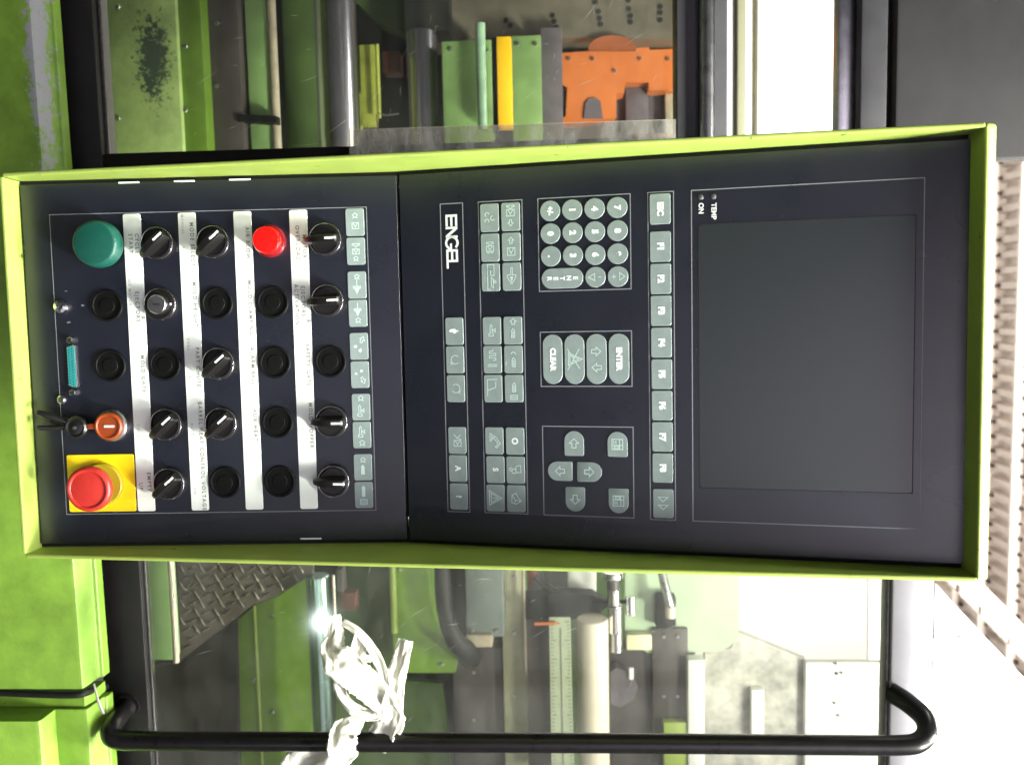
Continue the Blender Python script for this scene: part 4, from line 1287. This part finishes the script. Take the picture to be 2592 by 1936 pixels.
bolt_mb = MB().lathe([(.0042, 0), (.0042, -.0030), (.0036, -.0038), (.0001, -.0038)], (0, 0, 0), 6, 'y')
BOLT = bolt_mb.mesh('bolt', STEEL, 20)
for root, pts in ((cl, [(1140, 125, .8995), (1232, 128, .8995), (1310, 112, .9295), (1355, 112, .9295), (1440, 150, 1.0595), (1690, 150, 1.0595), (1500, 150, 1.0595), (1620, 150, 1.0595), (1555, 180, 1.0595), (300, 300, .6195), (300, 20, .6195), (470, 120, .6295), (470, 280, .6295), (550, 60, .6595), (550, 220, .6595)]),
                  (iu, [(1015, 1440, .9195), (1015, 1660, .9195), (1120, 1680, .9195), (690, 1560, .8595), (690, 1800, .8595), (1195, 1425, .9195), (1258, 1425, .9195), (1195, 1595, .9195), (1258, 1595, .9195), (1680, 1610, 1.0095), (1715, 1610, 1.0095), (1680, 1760, 1.0095), (1715, 1760, 1.0095), (1302, 1460, .9695), (1302, 1600, .9695), (1302, 1760, .9695), (1200, 1700, .9895), (1200, 1820, .9895), (640, 1720, .8595)])):
    for px, py, y in pts:
        link('bolt', BOLT, root, P(px, py, y) - Vector(root['_b']), (0, random.random() * 3, 0))
for root, (ax, bx, ay, by), cnt, tilt in ((dl, (900, 1690, 0, 320), 46, 62), (dl, (280, 880, 0, 380), 26, 20), (dr, (430, 1800, 1420, 1840), 70, 35)):
    sm = MB()
    for i in range(cnt):
        px, py = random.uniform(ax, bx), random.uniform(ay, by)
        L = random.choice((10, 16, 26, 60)) * random.uniform(.6, 1.2)
        a = R(tilt + random.gauss(0, 22))
        dx, dy = math.cos(a) * L, -math.sin(a) * L
        c = P(px, py, YD + .0033)
        e = P(px + dx, py + dy, YD + .0033)
        mid = (c + e) / 2 + Vector((random.gauss(0, .0006), 0, random.gauss(0, .0006)))
        sm.tube([c, mid, e], [.00004, random.uniform(.00012, .00034), .00004], 5, flat=.5)
    mb_build(sm, 'scratch', SCR, root, 0, kind='stuff')

# ------------------------------------------------------------------ steel rule hung in front of the unit
ru = mthing('ruler', 'pale steel rule with dark tick marks standing beside the white cylinder', 'ruler', P(1420, 1850, .89))
q = [P(1390, 1562, .89), P(1444, 1562, .89), P(1454, 1990, .89), P(1397, 1990, .89)]
mb_build(MB().add([(p.x, .89, p.z) for p in q] + [(p.x, .893, p.z) for p in q], [(3, 2, 1, 0), (4, 5, 6, 7), (0, 1, 5, 4), (1, 2, 6, 5), (2, 3, 7, 6), (3, 0, 4, 7)]), 'rule_body', RULE, ru, 0)
tk = MB()
for i in range(44):
    t = i / 44.0
    py = 1572 + 415 * t
    L = 12 if i % 5 == 0 else 6
    for e0, e1, sg in (((1392, 1399), None, 1), ((1443, 1453), None, -1)):
        px = e0[0] + (e0[1] - e0[0]) * t + sg * 2
        pbox(min(px, px + sg * L), max(px, px + sg * L), py, py + 1.6, .8890, .0006, 0, tk)
for i in range(43):
    t = i / 43.0
    pbox(1418 + 8 * t, 1420 + 8 * t, 1590 + 400 * t, 1600 + 400 * t, .8890, .0006, 0, tk)
mb_build(tk, 'tick', TICK, ru, 0, kind='stuff')
ptr = mthing('pointer', 'thin orange pointer lying across the end of the steel rule', 'pointer', P(1385, 1578, .88))
mb_build(ppoly([(1353, 1576), (1405, 1574), (1418, 1577), (1405, 1581), (1353, 1582)], .882, .002), 'pointer_blade', ORM, ptr, 0)

# ------------------------------------------------------------------ white rag knotted round the handle
rg = mthing('rag', 'torn white rag knotted round the tube handle of the right door', 'rag', P(920, 1880, .2))


def ragstrip(pts, hw, fold=.5, name='rag_end', seed=0, torn=0.5, layers=2):
    """a torn cloth strip: a folded ribbon, half width hw (photo pixels) along the path"""
    q = [P(a, b, Y) for a, b, Y in pts]
    n_ = len(q)
    path, ww = [], []
    for i in range(n_ - 1):
        p0, p1, p2, p3 = q[max(i - 1, 0)], q[i], q[i + 1], q[min(i + 2, n_ - 1)]
        for k in range(10):
            t = k / 10
            path.append(.5 * ((2 * p1) + (p2 - p0) * t + (2 * p0 - 5 * p1 + 4 * p2 - p3) * t * t + (3 * p1 - p0 - 3 * p2 + p3) * t ** 3))
            ww.append(hw[i] * (1 - t) + hw[i + 1] * t)
    path.append(q[-1]); ww.append(hw[-1])
    mb = MB()
    m_ = len(path)
    N = 18
    for L in range(layers):
        vs, fs = [], []
        for k, p in enumerate(path):
            d = (path[min(k + 1, m_ - 1)] - path[max(k - 1, 0)]).normalized()
            vw = (CAMM - p).normalized()
            sd_ = d.cross(vw).normalized()
            w = 1.12 * ww[k] * (p.y - CAMM.y) / F_PX
            tw = .38 * math.sin(k * .16 + seed * 1.7 + L * 2.1)
            sd2 = (sd_ * math.cos(tw) + vw * math.sin(tw)).normalized()
            vw2 = (vw * math.cos(tw) - sd_ * math.sin(tw)).normalized()
            for j in range(N):
                u = j / (N - 1) * 2 - 1
                nz = noise.noise(Vector((u * 2.2 + seed * 3.1, k * .22, L * 5.0)))
                nz2 = noise.noise(Vector((u * 5.0 + seed, k * .12, 9 + L)))
                f_ = math.sin(u * PI * 1.25 + k * .07 + L * 1.9 + seed) * .42 + nz * .55 + nz2 * .28
                edge = 1 + .16 * noise.noise(Vector((k * .7, u * 3, seed + L)))
                pos = p + sd2 * (u * w * edge * (1 - .12 * L)) + vw2 * (w * fold * f_ - L * w * .35)
                if k in (0, m_ - 1):
                    pos += d * (w * torn * noise.noise(Vector((u * 4.0, seed * 2.0, L + k)))) * (1 if k else -1)
                vs.append(pos)
        for k in range(m_ - 1):
            for j in range(N - 1):
                fs.append((k * N + j, k * N + j + 1, (k + 1) * N + j + 1, (k + 1) * N + j))
        mb.add(vs, fs)
    o = mb_build(mb, name, RAG, rg, 60)
    md = o.modifiers.new('thickness', 'SOLIDIFY')
    md.thickness = .0009
    return o


ragstrip([(848, 1556, .240), (850, 1600, .235), (842, 1640, .222), (862, 1676, .212), (902, 1712, .212), (946, 1748, .216), (980, 1790, .220), (992, 1830, .226), (966, 1868, .246)], [13, 18, 30, 40, 40, 34, 30, 30, 22], .42, seed=1)
ragstrip([(1026, 1620, .245), (1016, 1660, .240), (1004, 1710, .230), (996, 1760, .222), (986, 1810, .224), (966, 1860, .232), (948, 1890, .24)], [17, 20, 23, 25, 29, 34, 26], .40, seed=2)
ragstrip([(868, 1574, .240), (905, 1598, .235), (940, 1640, .230), (965, 1690, .225), (976, 1740, .220), (982, 1790, .220)], [8, 10, 12, 12, 12, 10], .5, seed=3, layers=1)
ragstrip([(912, 1606, .235), (906, 1640, .230), (885, 1668, .220), (866, 1696, .214)], [14, 22, 19, 14], .5, seed=4)
ragstrip([(866, 1694, .222), (860, 1740, .216), (876, 1775, .216), (908, 1800, .216), (945, 1808, .218), (978, 1800, .220)], [13, 16, 13, 14, 14, 10], .5, seed=5, layers=1)
ragstrip([(850, 1694, .218), (838, 1690, .216), (829, 1694, .216)], [8, 6, 3], .5, seed=6, layers=1)
ragstrip([(910, 1806, .225), (896, 1832, .208), (872, 1850, .198), (866, 1886, .192), (874, 1912, .198), (888, 1928, .212)], [14, 22, 33, 36, 31, 16], .22, 'knot', seed=12)
ragstrip([(876, 1918, .205), (896, 1908, .206), (906, 1906, .208)], [13, 9, 4], .5, seed=8, layers=1)
ragstrip([(850, 1896, .262), (805, 1918, .262), (768, 1945, .26), (748, 1995, .26)], [24, 44, 54, 54], .25, seed=9)
ragstrip([(902, 1684, .225), (926, 1666, .233), (940, 1672, .236)], [13, 10, 6], .5, seed=10, layers=1)

sg = mthing('string', 'short frayed white string hanging by the seam near the handle foot', 'string', P(250, 1770, .23))
mb_build(ptube([(238, 1730, .232), (243, 1752, .228), (250, 1778, .226), (262, 1806, .224)], [2.5, 3.4, 4.2, 5.5], 8, .5, sub_=4, wob=.5), 'string_body', RAG, sg)

# finish: helper properties are not needed any more
for o in COL.objects:
    if '_b' in o: del o['_b']
